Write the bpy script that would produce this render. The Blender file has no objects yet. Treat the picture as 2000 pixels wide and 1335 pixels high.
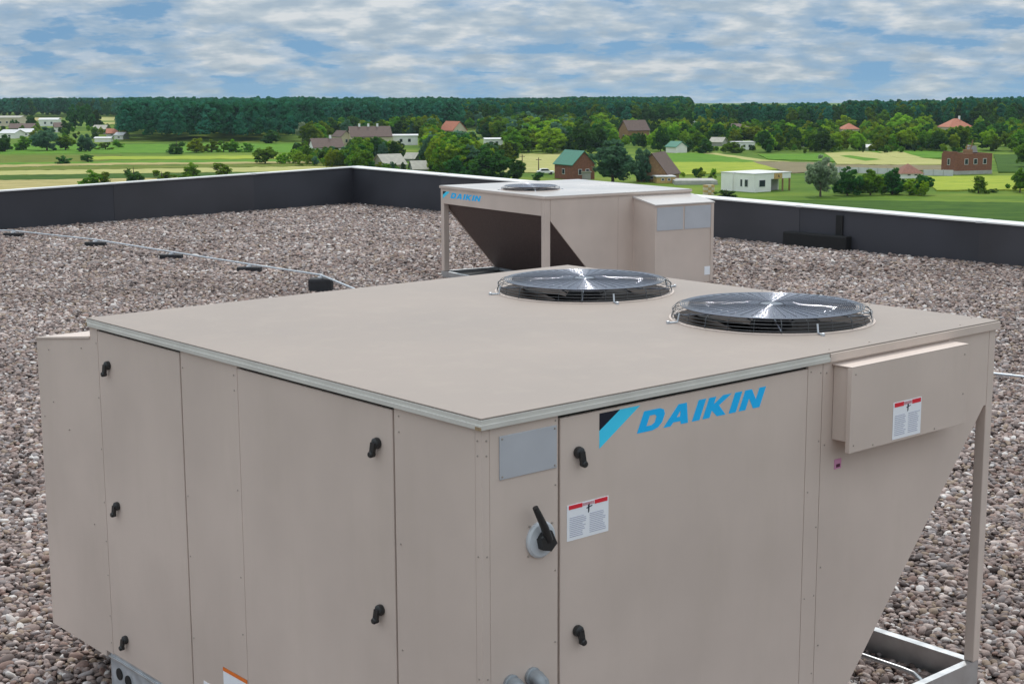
import bpy, bmesh, math, random
import numpy as np
from mathutils import Matrix, Vector
random.seed(7); RNG = np.random.default_rng(11)
sc = bpy.context.scene
COL = sc.collection
PI = math.pi

# ---------------------------------------------------------------- camera
FPX, PITCH, ROLL = 2926.7, 0.170052, -0.003824
CX, CY = 1000.0, 667.5
CAMZ = 22.0                      # eye above the fields; the roof deck is 2.62 m lower
DECK = CAMZ - 2.62
_cp, _sp, _c, _s = math.cos(PITCH), math.sin(PITCH), math.cos(ROLL), math.sin(ROLL)
FW = np.array([0, _cp, -_sp]); _up = np.array([0, _sp, _cp]); _rt = np.array([1.0, 0, 0])
RT = _c*_rt + _s*_up; UP = -_s*_rt + _c*_up
cam = bpy.data.cameras.new('camera'); camo = bpy.data.objects.new('camera', cam); COL.objects.link(camo)
cam.sensor_width = 36; cam.lens = FPX/2000*36; cam.clip_start = 0.05; cam.clip_end = 30000
camo.matrix_world = Matrix(((RT[0], UP[0], -FW[0], 0), (RT[1], UP[1], -FW[1], 0), (RT[2], UP[2], -FW[2], CAMZ), (0, 0, 0, 1)))
sc.camera = camo

# ---------------------------------------------------------------- sky, sun, exposure
SUN_AZ, SUN_EL = math.radians(6), math.radians(52)      # azimuth from +Y (view) towards +X
w = bpy.data.worlds.new('World'); sc.world = w; w.use_nodes = True
nt = w.node_tree; nt.nodes.clear()
def N(tree, typ, **kw):
    n = tree.nodes.new(typ)
    for k, v in kw.items():
        setattr(n, k, v)
    return n
def math_(tree, op, a, b=None, c=None, clamp=False):
    n = N(tree, 'ShaderNodeMath', operation=op, use_clamp=clamp)
    for i, x in enumerate((a, b, c)):
        if x is None: continue
        if isinstance(x, (int, float)): n.inputs[i].default_value = x
        else: tree.links.new(x, n.inputs[i])
    return n.outputs[0]
def ramp(tree, fac, stops, interp='LINEAR'):
    n = N(tree, 'ShaderNodeValToRGB'); n.color_ramp.interpolation = interp
    el = n.color_ramp.elements
    while len(el) < len(stops): el.new(0.5)
    for e, (p, c) in zip(el, stops):
        e.position = p; e.color = (*c, 1) if not isinstance(c, (int, float)) else (c, c, c, 1)
    tree.links.new(fac, n.inputs[0])
    return n.outputs[0]
def mixc(tree, fac, a, b, typ='MIX'):
    n = N(tree, 'ShaderNodeMix', data_type='RGBA', blend_type=typ)
    for i, x in ((0, fac), (6, a), (7, b)):
        if isinstance(x, (int, float)): n.inputs[i].default_value = x if i == 0 else (x, x, x, 1)
        elif isinstance(x, tuple): n.inputs[i].default_value = (*x, 1)
        else: tree.links.new(x, n.inputs[i])
    return n.outputs[2]
sky = N(nt, 'ShaderNodeTexSky', sky_type='NISHITA', sun_disc=False)
sky.sun_elevation = SUN_EL; sky.sun_rotation = SUN_AZ; sky.altitude = 200; sky.air_density = 1.0; sky.dust_density = 0.2; sky.ozone_density = 2.5
tc = N(nt, 'ShaderNodeTexCoord'); mpz = N(nt, 'ShaderNodeMapping'); mpz.inputs['Scale'].default_value = (1, 1, 0.8); mpz.inputs['Location'].default_value = (0, 0, 0.24)
nt.links.new(tc.outputs['Generated'], mpz.inputs[0]); nt.links.new(mpz.outputs[0], sky.inputs[0])
sep = N(nt, 'ShaderNodeSeparateXYZ'); nt.links.new(tc.outputs['Generated'], sep.inputs[0])
zc = math_(nt, 'MAXIMUM', sep.outputs[2], -0.12)
den = math_(nt, 'ADD', zc, 0.24)
com = N(nt, 'ShaderNodeCombineXYZ')
nt.links.new(math_(nt, 'DIVIDE', sep.outputs[0], den), com.inputs[0]); nt.links.new(math_(nt, 'DIVIDE', sep.outputs[1], den), com.inputs[1])
com.inputs[2].default_value = 3.7
nz = N(nt, 'ShaderNodeTexNoise'); nz.inputs['Scale'].default_value = 4.9; nz.inputs['Detail'].default_value = 8; nz.inputs['Roughness'].default_value = 0.57; nz.inputs['Distortion'].default_value = 0.0
nt.links.new(com.outputs[0], nz.inputs['Vector'])
nz2 = N(nt, 'ShaderNodeTexNoise'); nz2.inputs['Scale'].default_value = 1.6; nz2.inputs['Detail'].default_value = 3
nt.links.new(com.outputs[0], nz2.inputs['Vector'])
cov = math_(nt, 'ADD', math_(nt, 'MULTIPLY', nz.outputs[0], 0.70), math_(nt, 'MULTIPLY', nz2.outputs[0], 0.30))
# more cover higher up, thin towards the horizon
cov = math_(nt, 'ADD', cov, math_(nt, 'MULTIPLY', math_(nt, 'MINIMUM', zc, 0.1), 1.3))
mask = ramp(nt, cov, [(0.425, 0.0), (0.50, 0.55), (0.59, 1.0)], 'EASE')
nz3 = N(nt, 'ShaderNodeTexNoise'); nz3.inputs['Scale'].default_value = 11; nz3.inputs['Detail'].default_value = 5
nt.links.new(com.outputs[0], nz3.inputs['Vector'])
cl = ramp(nt, nz3.outputs[0], [(0.36, (4.3, 5.2, 6.0)), (0.50, (5.6, 6.3, 6.8)), (0.64, (7.9, 8.1, 8.1))])
aloft_fill = math_(nt, 'ADD', math_(nt, 'MULTIPLY', math_(nt, 'MAXIMUM', math_(nt, 'MINIMUM', sep.outputs[2], 0.6), 0.0), 1.75), 0.84)
cl = mixc(nt, 1.0, cl, aloft_fill, 'MULTIPLY')                      # clouds overhead brightened to add fill light on the shaded sides
skyb = mixc(nt, 1.0, sky.outputs[0], (0.66, 0.77, 0.74), 'MULTIPLY')
skyc = mixc(nt, math_(nt, 'MULTIPLY', mask, 0.88), skyb, cl)
bg = N(nt, 'ShaderNodeBackground'); bg.inputs[1].default_value = 0.13
nt.links.new(skyc, bg.inputs[0])
wo = N(nt, 'ShaderNodeOutputWorld'); nt.links.new(bg.outputs[0], wo.inputs[0])
sl = bpy.data.lights.new('sun', 'SUN'); sl.energy = 2.4; sl.angle = math.radians(0.53); sl.color = (1.0, 0.955, 0.89)
so = bpy.data.objects.new('sun', sl); COL.objects.link(so)
sdir = Vector((math.sin(SUN_AZ)*math.cos(SUN_EL), math.cos(SUN_AZ)*math.cos(SUN_EL), math.sin(SUN_EL)))
so.rotation_euler = sdir.to_track_quat('Z', 'Y').to_euler(); so.location = (0, 0, 60)
sc.view_settings.view_transform = 'Standard'; sc.view_settings.look = 'None'; sc.view_settings.gamma = 1
sc.view_settings.exposure = -0.34; sc.view_settings.use_curve_mapping = False
sc.cycles.use_denoising = True
sc.cycles.max_bounces = 6; sc.cycles.sample_clamp_indirect = 6

# ---------------------------------------------------------------- pixel -> place helpers
def ray(x, y): return FW + RT*(x-CX)/FPX - UP*(y-CY)/FPX
def at(x, y, z=0.0):
    d = ray(x, y); k = (z-CAMZ)/d[2]
    return Vector((d[0]*k, d[1]*k, z))
def at_dist(x, dist):                       # ground point straight below pixel column x at depth dist
    return Vector(((x-CX)/FPX*dist/_cp, dist, 0))
def proj(P):
    v = np.array(P) - np.array((0, 0, CAMZ)); d = v @ FW
    return CX + FPX*(v @ RT)/d, CY - FPX*(v @ UP)/d
def srgb(r, g, b):
    f = lambda c: c/255/12.92 if c <= 10 else ((c/255+0.055)/1.055)**2.4
    return (f(r), f(g), f(b))

# ---------------------------------------------------------------- materials
MATS = {}
def mat(name, col, rough=0.6, metal=0.0, var=0.0, scale=4.0, bump=0.0, bscale=40.0, spec=0.5, col2=None, detail=4, coord='Object', coat=0.0):
    m = bpy.data.materials.new(name); m.use_nodes = True; MATS[name] = m
    t = m.node_tree; b = t.nodes['Principled BSDF']
    b.inputs['Base Color'].default_value = (*col, 1); b.inputs['Roughness'].default_value = rough; b.inputs['Metallic'].default_value = metal
    b.inputs['Specular IOR Level'].default_value = spec; b.inputs['Coat Weight'].default_value = coat; b.inputs['Coat Roughness'].default_value = 0.15
    tcn = N(t, 'ShaderNodeTexCoord')
    if var or col2:
        n = N(t, 'ShaderNodeTexNoise'); n.inputs['Scale'].default_value = scale; n.inputs['Detail'].default_value = detail
        t.links.new(tcn.outputs[coord], n.inputs['Vector'])
        c2 = col2 or tuple(min(1, c*(1+var)) for c in col); c1 = col if col2 else tuple(c*(1-var) for c in col)
        t.links.new(ramp(t, n.outputs[0], [(0.35, c1), (0.65, c2)]), b.inputs['Base Color'])
        r = ramp(t, n.outputs[0], [(0.3, max(0, rough-0.06)), (0.7, min(1, rough+0.06))]); t.links.new(r, b.inputs['Roughness'])
    if bump:
        n2 = N(t, 'ShaderNodeTexNoise'); n2.inputs['Scale'].default_value = bscale; n2.inputs['Detail'].default_value = 3
        t.links.new(tcn.outputs[coord], n2.inputs['Vector'])
        bp = N(t, 'ShaderNodeBump'); bp.inputs['Strength'].default_value = bump; bp.inputs['Distance'].default_value = 0.01
        t.links.new(n2.outputs[0], bp.inputs['Height']); t.links.new(bp.outputs[0], b.inputs['Normal'])
    return m
PAINT = mat('tan_paint', (0.615, 0.508, 0.447), 0.48, var=0.06, scale=1.6, bump=0.08, bscale=2.2, spec=0.4)
def weather(m, amount=0.18):                # dust streaks and stains of their own on the painted sheet metal
    t = m.node_tree; b = t.nodes['Principled BSDF']; src = b.inputs['Base Color'].links[0].from_socket
    tcn = N(t, 'ShaderNodeTexCoord'); mp = N(t, 'ShaderNodeMapping'); mp.inputs['Scale'].default_value = (2.6, 2.6, 0.5)
    t.links.new(tcn.outputs['Object'], mp.inputs[0])
    n = N(t, 'ShaderNodeTexNoise'); n.inputs['Scale'].default_value = 2.5; n.inputs['Detail'].default_value = 7; n.inputs['Roughness'].default_value = 0.65
    t.links.new(mp.outputs[0], n.inputs['Vector'])
    f = ramp(t, n.outputs[0], [(0.5, 0.0), (0.8, amount)])
    t.links.new(mixc(t, f, src, (0.49, 0.41, 0.335)), b.inputs['Base Color'])
weather(PAINT, 0.26)
LIDP = mat('dimmed_lid_paint', (0.335, 0.278, 0.243), 0.5, var=0.05, scale=1.1, bump=0.06, bscale=1.3, spec=0.2); weather(LIDP, 0.2)  # same paint as the sides, colour dimmed to offset strong light on the lid
LIDG = mat('glare_lid_paint', (0.60, 0.55, 0.52), 0.24, var=0.05, scale=1.1, bump=0.10, bscale=1.6, spec=0.7)  # glossy, with the colour lightened to stand in for blown-out sky glare
TRIM = mat('grey_trim', (0.60, 0.575, 0.53), 0.42, var=0.06, scale=6, spec=0.4)
DARK = mat('dark_gap', (0.012, 0.011, 0.011), 0.8)
GASK = mat('gasket_brown', (0.028, 0.02, 0.018), 0.8)
GALV = mat('galvanised_steel', (0.56, 0.59, 0.63), 0.45, 0.55, var=0.14, scale=22, bump=0.03, bscale=60)
GALVP = mat('pale_galvanised', (0.56, 0.57, 0.58), 0.38, 0.75, var=0.08, scale=14)
BLACK = mat('black_plastic', (0.02, 0.02, 0.021), 0.38)
RUBBER = mat('black_rubber', (0.022, 0.022, 0.026), 0.75, var=0.25, scale=20, bump=0.2, bscale=60)
WIRE = mat('bright_wire', (0.23, 0.24, 0.28), 0.14, 1.0)
WIRE2 = mat('dull_wire', (0.10, 0.105, 0.115), 0.35, 0.8)
SCREW = mat('screw_steel', (0.36, 0.31, 0.27), 0.5, 0.2)
FANB = mat('fan_black', (0.012, 0.012, 0.014), 0.7, spec=0.2)
COIL = mat('coil_fins', (0.12, 0.085, 0.078), 0.6, var=0.3, scale=60, bump=0.4, bscale=180)
PLATE = mat('name_plate', (0.47, 0.48, 0.515), 0.45, 0.0, var=0.04, scale=5)
LGREY = mat('light_grey_plastic', srgb(196, 200, 205), 0.45)
BLUEL = mat('logo_light_blue', (0.05, 0.69, 1.0), 0.5); BLUED = mat('logo_blue', (0.0, 0.50, 1.0), 0.5); NAVY = mat('logo_navy', srgb(0, 8, 35), 0.5)
PAPER = mat('label_white', (0.88, 0.89, 0.93), 0.5); RED = mat('label_red', (0.75, 0.02, 0.04), 0.5); INK = mat('label_ink', srgb(178, 180, 196), 0.6)
INKD = mat('label_dark_ink', srgb(40, 44, 60), 0.6); ORANGE = mat('label_orange', srgb(235, 120, 40), 0.5); PINK = mat('label_pink', srgb(205, 140, 175), 0.5); PURP = mat('label_purple', srgb(80, 10, 50), 0.5)
RUST = mat('rust', (0.28, 0.20, 0.12), 0.8, var=0.4, scale=60)
MEMB = mat('dark_membrane', (0.040, 0.041, 0.052), 0.6, var=0.16, scale=0.9, bump=0.25, bscale=2.0)
MEMBB = mat('dark_membrane_b', (0.046, 0.045, 0.054), 0.55, var=0.2, scale=0.7, bump=0.35, bscale=1.4)
MEMB2 = mat('black_membrane', (0.008, 0.008, 0.009), 0.75, var=0.2, scale=5)
COPE = mat('white_coping', (0.72, 0.72, 0.71), 0.45, var=0.03, scale=1)
COPE2 = mat('grey_coping', (0.62, 0.62, 0.62), 0.5, var=0.05, scale=3)
DECKM = mat('deck_dirt', (0.13, 0.105, 0.095), 0.95, var=0.4, scale=30, bump=0.6, bscale=60)

# ---------------------------------------------------------------- mesh helpers
class MB:
    def __init__(s): s.v = []; s.f = []
    def add(s, vs, fs):
        o = len(s.v); s.v += [tuple(p) for p in vs]; s.f += [tuple(i+o for i in f) for f in fs]; return s
    def box(s, x0, x1, y0, y1, z0, z1, b=0.0):
        if b:
            bm = bmesh.new(); bmesh.ops.create_cube(bm, size=1)
            for q in bm.verts: q.co = Vector(((x0+x1)/2+q.co.x*(x1-x0), (y0+y1)/2+q.co.y*(y1-y0), (z0+z1)/2+q.co.z*(z1-z0)))
            bmesh.ops.bevel(bm, geom=bm.edges[:], offset=b, segments=2, affect='EDGES', profile=0.5)
            bm.verts.index_update(); s.add([q.co[:] for q in bm.verts], [[q.index for q in f.verts] for f in bm.faces]); bm.free(); return s
        return s.add([(x0,y0,z0),(x1,y0,z0),(x1,y1,z0),(x0,y1,z0),(x0,y0,z1),(x1,y0,z1),(x1,y1,z1),(x0,y1,z1)],
                     [(0,3,2,1),(4,5,6,7),(0,1,5,4),(1,2,6,5),(2,3,7,6),(3,0,4,7)])
    def prism(s, poly, axis, a0, a1):          # polygon in the plane normal to axis, extruded from a0 to a1
        n = len(poly)
        def P(p, a): return {'x': (a, p[0], p[1]), 'y': (p[0], a, p[1]), 'z': (p[0], p[1], a)}[axis]
        vs = [P(p, a0) for p in poly] + [P(p, a1) for p in poly]
        fs = [tuple(range(n))[::-1], tuple(range(n, 2*n))] + [(i, (i+1) % n, n+(i+1) % n, n+i) for i in range(n)]
        return s.add(vs, fs)
    def tube(s, pts, r, k=8, cap=True, closed=False):
        pts = [Vector(p) for p in pts]; n = len(pts); rr = r if isinstance(r, (list, tuple)) else [r]*n
        vs = []; fs = []
        for i, p in enumerate(pts):
            if closed: d = pts[(i+1) % n]-pts[i-1]
            else: d = pts[min(i+1, n-1)]-pts[max(i-1, 0)]
            d.normalize(); a = d.cross(Vector((0, 0, 1)))
            if a.length < 1e-3: a = d.cross(Vector((1, 0, 0)))
            a.normalize(); b = d.cross(a)
            vs += [p+(a*math.cos(2*PI*j/k)+b*math.sin(2*PI*j/k))*rr[i] for j in range(k)]
        for i in range(n if closed else n-1):
            i2 = (i+1) % n
            fs += [(i*k+j, i*k+(j+1) % k, i2*k+(j+1) % k, i2*k+j) for j in range(k)]
        if cap and not closed: fs += [tuple(range(k))[::-1], tuple(range((n-1)*k, n*k))]
        return s.add(vs, fs)
    def lathe(s, prof, c=(0, 0, 0), k=32, axis='z'):
        vs = []; fs = []
        for r, h in prof:
            for j in range(k):
                a = 2*PI*j/k; x, y = r*math.cos(a), r*math.sin(a)
                p = {'z': (x, y, h), 'y': (x, h, y), 'x': (h, x, y)}[axis]
                vs.append((c[0]+p[0], c[1]+p[1], c[2]+p[2]))
        for i in range(len(prof)-1):
            fs += [(i*k+j, i*k+(j+1) % k, (i+1)*k+(j+1) % k, (i+1)*k+j) for j in range(k)]
        fs += [tuple(range(k))[::-1], tuple(range((len(prof)-1)*k, len(prof)*k))]
        return s.add(vs, fs)
    def build(s, name, m, parent=None, smooth=False, sharp=40):
        me = bpy.data.meshes.new(name); me.from_pydata(s.v, [], s.f)
        bm = bmesh.new(); bm.from_mesh(me); bmesh.ops.recalc_face_normals(bm, faces=bm.faces[:]); bm.to_mesh(me); bm.free()
        me.materials.append(m)
        if smooth:
            me.polygons.foreach_set('use_smooth', [True]*len(me.polygons)); me.set_sharp_from_angle(angle=math.radians(sharp))
        o = bpy.data.objects.new(name, me); COL.objects.link(o); o.parent = parent
        return o
def empty(name, loc, rz=0, label=None, cat=None, group=None, scale=None):
    o = bpy.data.objects.new(name, None); COL.objects.link(o); o.location = loc; o.rotation_euler = (0, 0, rz); o.empty_display_size = 0.2
    if scale: o.scale = scale
    tag(o, label, cat, group); return o
def tag(o, label=None, cat=None, group=None, kind=None):
    for k, v in (('label', label), ('category', cat), ('group', group), ('kind', kind)):
        if v: o[k] = v
    return o
def fill2d(name, loops, thick, m, parent=None, mtx=None):      # flat sheet with holes
    cu = bpy.data.curves.new('tmp', 'CURVE'); cu.dimensions = '2D'; cu.fill_mode = 'BOTH'; cu.extrude = thick/2
    for lp in loops:
        sp = cu.splines.new('POLY'); sp.points.add(len(lp)-1); sp.use_cyclic_u = True
        for p, q in zip(sp.points, lp): p.co = (q[0], q[1], 0, 1)
    t = bpy.data.objects.new('tmp', cu); COL.objects.link(t)
    dg = bpy.context.evaluated_depsgraph_get(); me = bpy.data.meshes.new_from_object(t.evaluated_get(dg))
    bpy.data.objects.remove(t); bpy.data.curves.remove(cu)
    me.name = name
    if mtx: me.transform(mtx)
    me.materials.clear(); me.materials.append(m)
    o = bpy.data.objects.new(name, me); COL.objects.link(o); o.parent = parent
    return o

# ================================================================ the setting
# terrain: flat around the building, sinking gently far out
def ground_z(d): return 0.0 if d < 1000 else -(d-1000)*0.0089
def make_ground():
    rs = [0, 60, 150, 300, 500, 700, 900, 1000, 1200, 1600, 2200, 2800, 3500]; k = 72
    vs = [(0, 0, 0)]; fs = []
    for r in rs[1:]:
        for j in range(k):
            a = 2*PI*j/k; vs.append((r*math.sin(a), r*math.cos(a), ground_z(r)))
    for j in range(k): fs.append((0, 1+(j+1) % k, 1+j))
    for i in range(len(rs)-2):
        for j in range(k):
            fs.append((1+i*k+j, 1+i*k+(j+1) % k, 1+(i+1)*k+(j+1) % k, 1+(i+1)*k+j))
    m = bpy.data.materials.new('meadow'); m.use_nodes = True; t = m.node_tree; b = t.nodes['Principled BSDF']
    b.inputs['Roughness'].default_value = 0.95; b.inputs['Specular IOR Level'].default_value = 0.1
    tcn = N(t, 'ShaderNodeTexCoord')
    def nz(scale, sx=1, sy=1, detail=5):
        mp = N(t, 'ShaderNodeMapping'); mp.inputs['Scale'].default_value = (sx, sy, 1); t.links.new(tcn.outputs['Object'], mp.inputs[0])
        n = N(t, 'ShaderNodeTexNoise'); n.inputs['Scale'].default_value = scale; n.inputs['Detail'].default_value = detail; t.links.new(mp.outputs[0], n.inputs['Vector']); return n.outputs[0]
    c1 = ramp(t, nz(0.02, 1, 2.2), [(0.35, (0.055, 0.13, 0.010)), (0.5, (0.115, 0.20, 0.018)), (0.66, (0.24, 0.29, 0.04))])
    c2 = ramp(t, nz(0.25, 1, 1.5), [(0.3, (0.032, 0.08, 0.008)), (0.7, (0.14, 0.21, 0.022))])
    t.links.new(mixc(t, 0.42, c1, c2), b.inputs['Base Color'])
    o = MB().add(vs, fs).build('ground', m); tag(o, kind='structure')
make_ground()
FIELDM = {}
def fieldm(key, c1, c2):
    m = bpy.data.materials.new('field_'+key); m.use_nodes = True; t = m.node_tree; b = t.nodes['Principled BSDF']
    b.inputs['Roughness'].default_value = 0.95; b.inputs['Specular IOR Level'].default_value = 0.1
    tcn = N(t, 'ShaderNodeTexCoord'); mp = N(t, 'ShaderNodeMapping'); mp.inputs['Scale'].default_value = (1, 3.5, 1); t.links.new(tcn.outputs['Object'], mp.inputs[0])
    n = N(t, 'ShaderNodeTexNoise'); n.inputs['Scale'].default_value = 0.10; n.inputs['Detail'].default_value = 9; n.inputs['Roughness'].default_value = 0.78; t.links.new(mp.outputs[0], n.inputs['Vector'])
    t.links.new(ramp(t, n.outputs[0], [(0.39, c1), (0.61, c2)]), b.inputs['Base Color']); FIELDM[key] = m
fieldm('tan', (0.27, 0.24, 0.085), (0.46, 0.38, 0.17)); fieldm('yellow', (0.20, 0.28, 0.025), (0.36, 0.40, 0.05)); fieldm('green', (0.055, 0.155, 0.010), (0.14, 0.28, 0.022))
fieldm('olive', (0.085, 0.12, 0.015), (0.17, 0.20, 0.03)); fieldm('straw', (0.29, 0.31, 0.09), (0.47, 0.43, 0.18)); fieldm('brown', (0.17, 0.145, 0.085), (0.25, 0.21, 0.12)); fieldm('lush', (0.022, 0.065, 0.005), (0.068, 0.135, 0.013))
fz = [0.05]
def field(key, pts):
    z = fz[0]; fz[0] += 0.012
    # far patches follow the terrain, near ones lie flat on it
    P = []; q = []
    for i in range(len(pts)):
        (xa, ya), (xb, yb) = pts[i], pts[(i+1) % len(pts)]; n = max(2, int(abs(xb-xa)/14))
        q += [(xa+(xb-xa)*j/n+(random.uniform(-3, 3) if j else 0), ya+(yb-ya)*j/n+(random.uniform(-.55, .55) if j else 0)) for j in range(n)]
    for x, y in q:
        p = at(x, y, 0.0); P.append((p.x, p.y, z+ground_z(math.hypot(p.x, p.y))))
    n = len(P); vs = P+[(a, b, c-0.4) for a, b, c in P]
    fs = [tuple(range(n))]+[(i, (i+1) % n, n+(i+1) % n, n+i) for i in range(n)]
    o = MB().add(vs, fs).build('field', FIELDM[key]); tag(o, kind='structure')
# left, striped plots
field('green', [(-300, 284), (720, 280), (760, 296), (-300, 302)])
field('olive', [(-300, 305), (240, 303), (200, 318), (-300, 322)])
field('yellow', [(180, 306), (760, 303), (780, 309), (180, 312)])
field('green', [(-300, 322), (780, 309), (790, 315), (-300, 330)])
field('tan', [(-300, 328), (200, 319), (760, 314.5), (760, 317), (200, 323), (-300, 333)])
field('olive', [(-300, 333), (760, 317), (780, 322), (-300, 339)])
field('straw', [(-300, 339), (780, 323), (800, 332), (-300, 347)])
field('lush', [(-300, 347), (800, 333), (800, 341), (-300, 357)])
field('tan', [(-300, 357), (800, 342), (800, 372), (-300, 395)])
field('straw', [(195, 224), (290, 224), (262, 243), (195, 243)])
field('tan', [(-60, 225), (120, 225), (120, 234), (-60, 236)])
# middle
field('straw', [(985, 302), (1115, 300), (1120, 338), (985, 338)])
field('green', [(1285, 301), (1372, 299), (1480, 312), (1500, 322), (1290, 318)])
field('straw', [(1365, 299), (1400, 300), (1490, 313), (1560, 318), (1480, 316)])
field('yellow', [(1310, 318), (1480, 318), (1520, 332), (1330, 344)])
field('brown', [(1470, 316.5), (1625, 319), (1625, 337), (1540, 339)])
field('green', [(1480, 303), (1640, 301), (1640, 317), (1500, 312)])
# right
field('straw', [(1610, 300), (1690, 297), (1870, 318), (1880, 324), (1635, 322)])
field('green', [(1640, 306), (1660, 305), (1720, 313), (1690, 316)])
field('green', [(1690, 296), (1850, 294), (1900, 311), (1790, 309)])
field('straw', [(1715, 298), (1760, 297), (1800, 309), (1752, 310)])
field('brown', [(1600, 323.5), (1870, 325), (1870, 334), (1600, 336)])
field('lush', [(1940, 303), (2200, 305), (2200, 340), (1950, 338)])
field('yellow', [(1800, 347), (2150, 345), (2150, 372), (1830, 374)])
field('lush', [(1300, 396), (1640, 394), (2300, 404), (2300, 520), (1300, 470)])

# ---------------------------------------------------------------- the roof: deck, parapets, gravel
CORN = Vector((-3.54, 33.6)); DL = Vector((-0.702, -0.712)).normalized(); DR = Vector((0.6675, -0.7446)).normalized()
def pw(a, b): q = CORN + DL*a + DR*b; return (q.x, q.y)
deck_poly = [pw(0, 0), pw(0, 44), pw(40, 44), pw(40, 0)]
o = MB().prism(deck_poly, 'z', DECK-0.35, DECK-0.018).build('roof', DECKM); tag(o, kind='structure')
hall = empty('flat_roofed_building', (CORN.x, CORN.y, 0), 0, 'large flat roofed building under the gravel roof', 'building')
CONC = mat('wall_render', (0.42, 0.40, 0.37), 0.85, var=0.08, scale=0.6)
cw = Vector((0, 0))
MB().prism([(x-CORN.x, y-CORN.y) for x, y in [pw(-0.3, -0.3), pw(-0.3, 44), pw(40, 44), pw(40, -0.3)]], 'z', 0, DECK-0.36).build('wall', CONC, hall)
def parapet(name, p0, p1, h0, h1, out, wid, label, capt):
    d = (p1-p0); L = d.length; d = d/L
    root = empty(name, (p0.x, p0.y, DECK), math.atan2(d.y, d.x), label, 'parapet')
    sgn = 1 if out.dot(Vector((-d.y, d.x))) > 0 else -1
    y0, y1 = sorted((0, sgn*wid))
    def slab(ya, yb, za0, za1, zb0, zb1, x0=0, x1=L):   # sloping-top slab
        return [(x0, ya, za0), (x1, ya, za1), (x1, yb, za1), (x0, yb, za0), (x0, ya, zb0), (x1, ya, zb1), (x1, yb, zb1), (x0, yb, zb0)]
    F = [(0,3,2,1),(4,5,6,7),(0,1,5,4),(1,2,6,5),(2,3,7,6),(3,0,4,7)]
    # membrane sheets, each a panel with a lapped edge
    xs = [0]; 
    while xs[-1] < L-3.4: xs.append(xs[-1]+random.uniform(2.6, 3.4))
    xs.append(L)
    for i in range(len(xs)-1):
        a, b = xs[i], xs[i+1]; ha, hb = h0+(h1-h0)*a/L, h0+(h1-h0)*b/L
        j = 0.004*(i % 2)
        ya, yb = (y0-j, y1) if sgn > 0 else (y0, y1+j)
        MB().add(slab(ya, yb, -0.3, -0.3, ha-0.03, hb-0.03, a+0.001, b-0.001), F).build('membrane_sheet', (MEMB, MEMBB)[i % 2], root)
        # coping piece above, falling inwards
        inn, outy = (-0.035, wid+0.03) if sgn > 0 else (0.035, -wid-0.03)
        vs = [(a+.002, inn, ha-capt-.015), (b-.002, inn, hb-capt-.015), (b-.002, outy, hb-0.03), (a+.002, outy, ha-0.03),
              (a+.002, inn, ha-capt+.006), (b-.002, inn, hb-capt+.006), (b-.002, outy, hb), (a+.002, outy, ha)]
        cp_ = MB().add(vs, F).build('coping', COPE, root)
        if i:
            e = .0035; xa, xb = a-.05, a+.05
            MB().add([(xa, inn-sgn*e, ha-capt-.02), (xb, inn-sgn*e, ha-capt-.02), (xb, outy, ha-.03), (xa, outy, ha-.03), (xa, inn-sgn*e, ha-capt+.006+e), (xb, inn-sgn*e, ha-capt+.006+e), (xb, outy, ha+e), (xa, outy, ha+e)], F).build('joint_cover', COPE2, cp_)
    return root
E1 = Vector(pw(40, 0)); E2 = Vector(pw(0, 44))
parapet('parapet_wall', CORN-DL*0.3, E1, 0.83, 0.83-0.0115*40, -DR, 0.15, 'dark grey membrane parapet wall running left from the roof corner with thin coping', 0.006)
parapet('parapet_wall', CORN+DR*0.0, E2, 0.83, 0.83-0.0128*44, -DL, 0.24, 'dark grey parapet wall with broad white coping running right from the roof corner', 0.018)
# drain box on the right parapet
p0 = at(1517, 481, DECK); p1 = at(1672, 489, DECK)
def par_s(p): return (Vector((p.x, p.y))-CORN).dot(DR)
s0, s1 = par_s(p0), par_s(p1)
dr = empty('roof_drain_box', (*pw(0, s0), DECK), math.atan2(DR.y, DR.x), 'low black drain box at the foot of the right parapet', 'drain')
MB().box(0, s1-s0, -0.16, -0.005, -0.02, 0.235, 0.02).build('box_body', MEMB2, dr)
MB().box((s1-s0)*0.76, (s1-s0)*0.76+0.13, -0.03, -0.006, 0.22, 0.55, 0.004).build('overflow_strip', MEMB2, dr)

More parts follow.
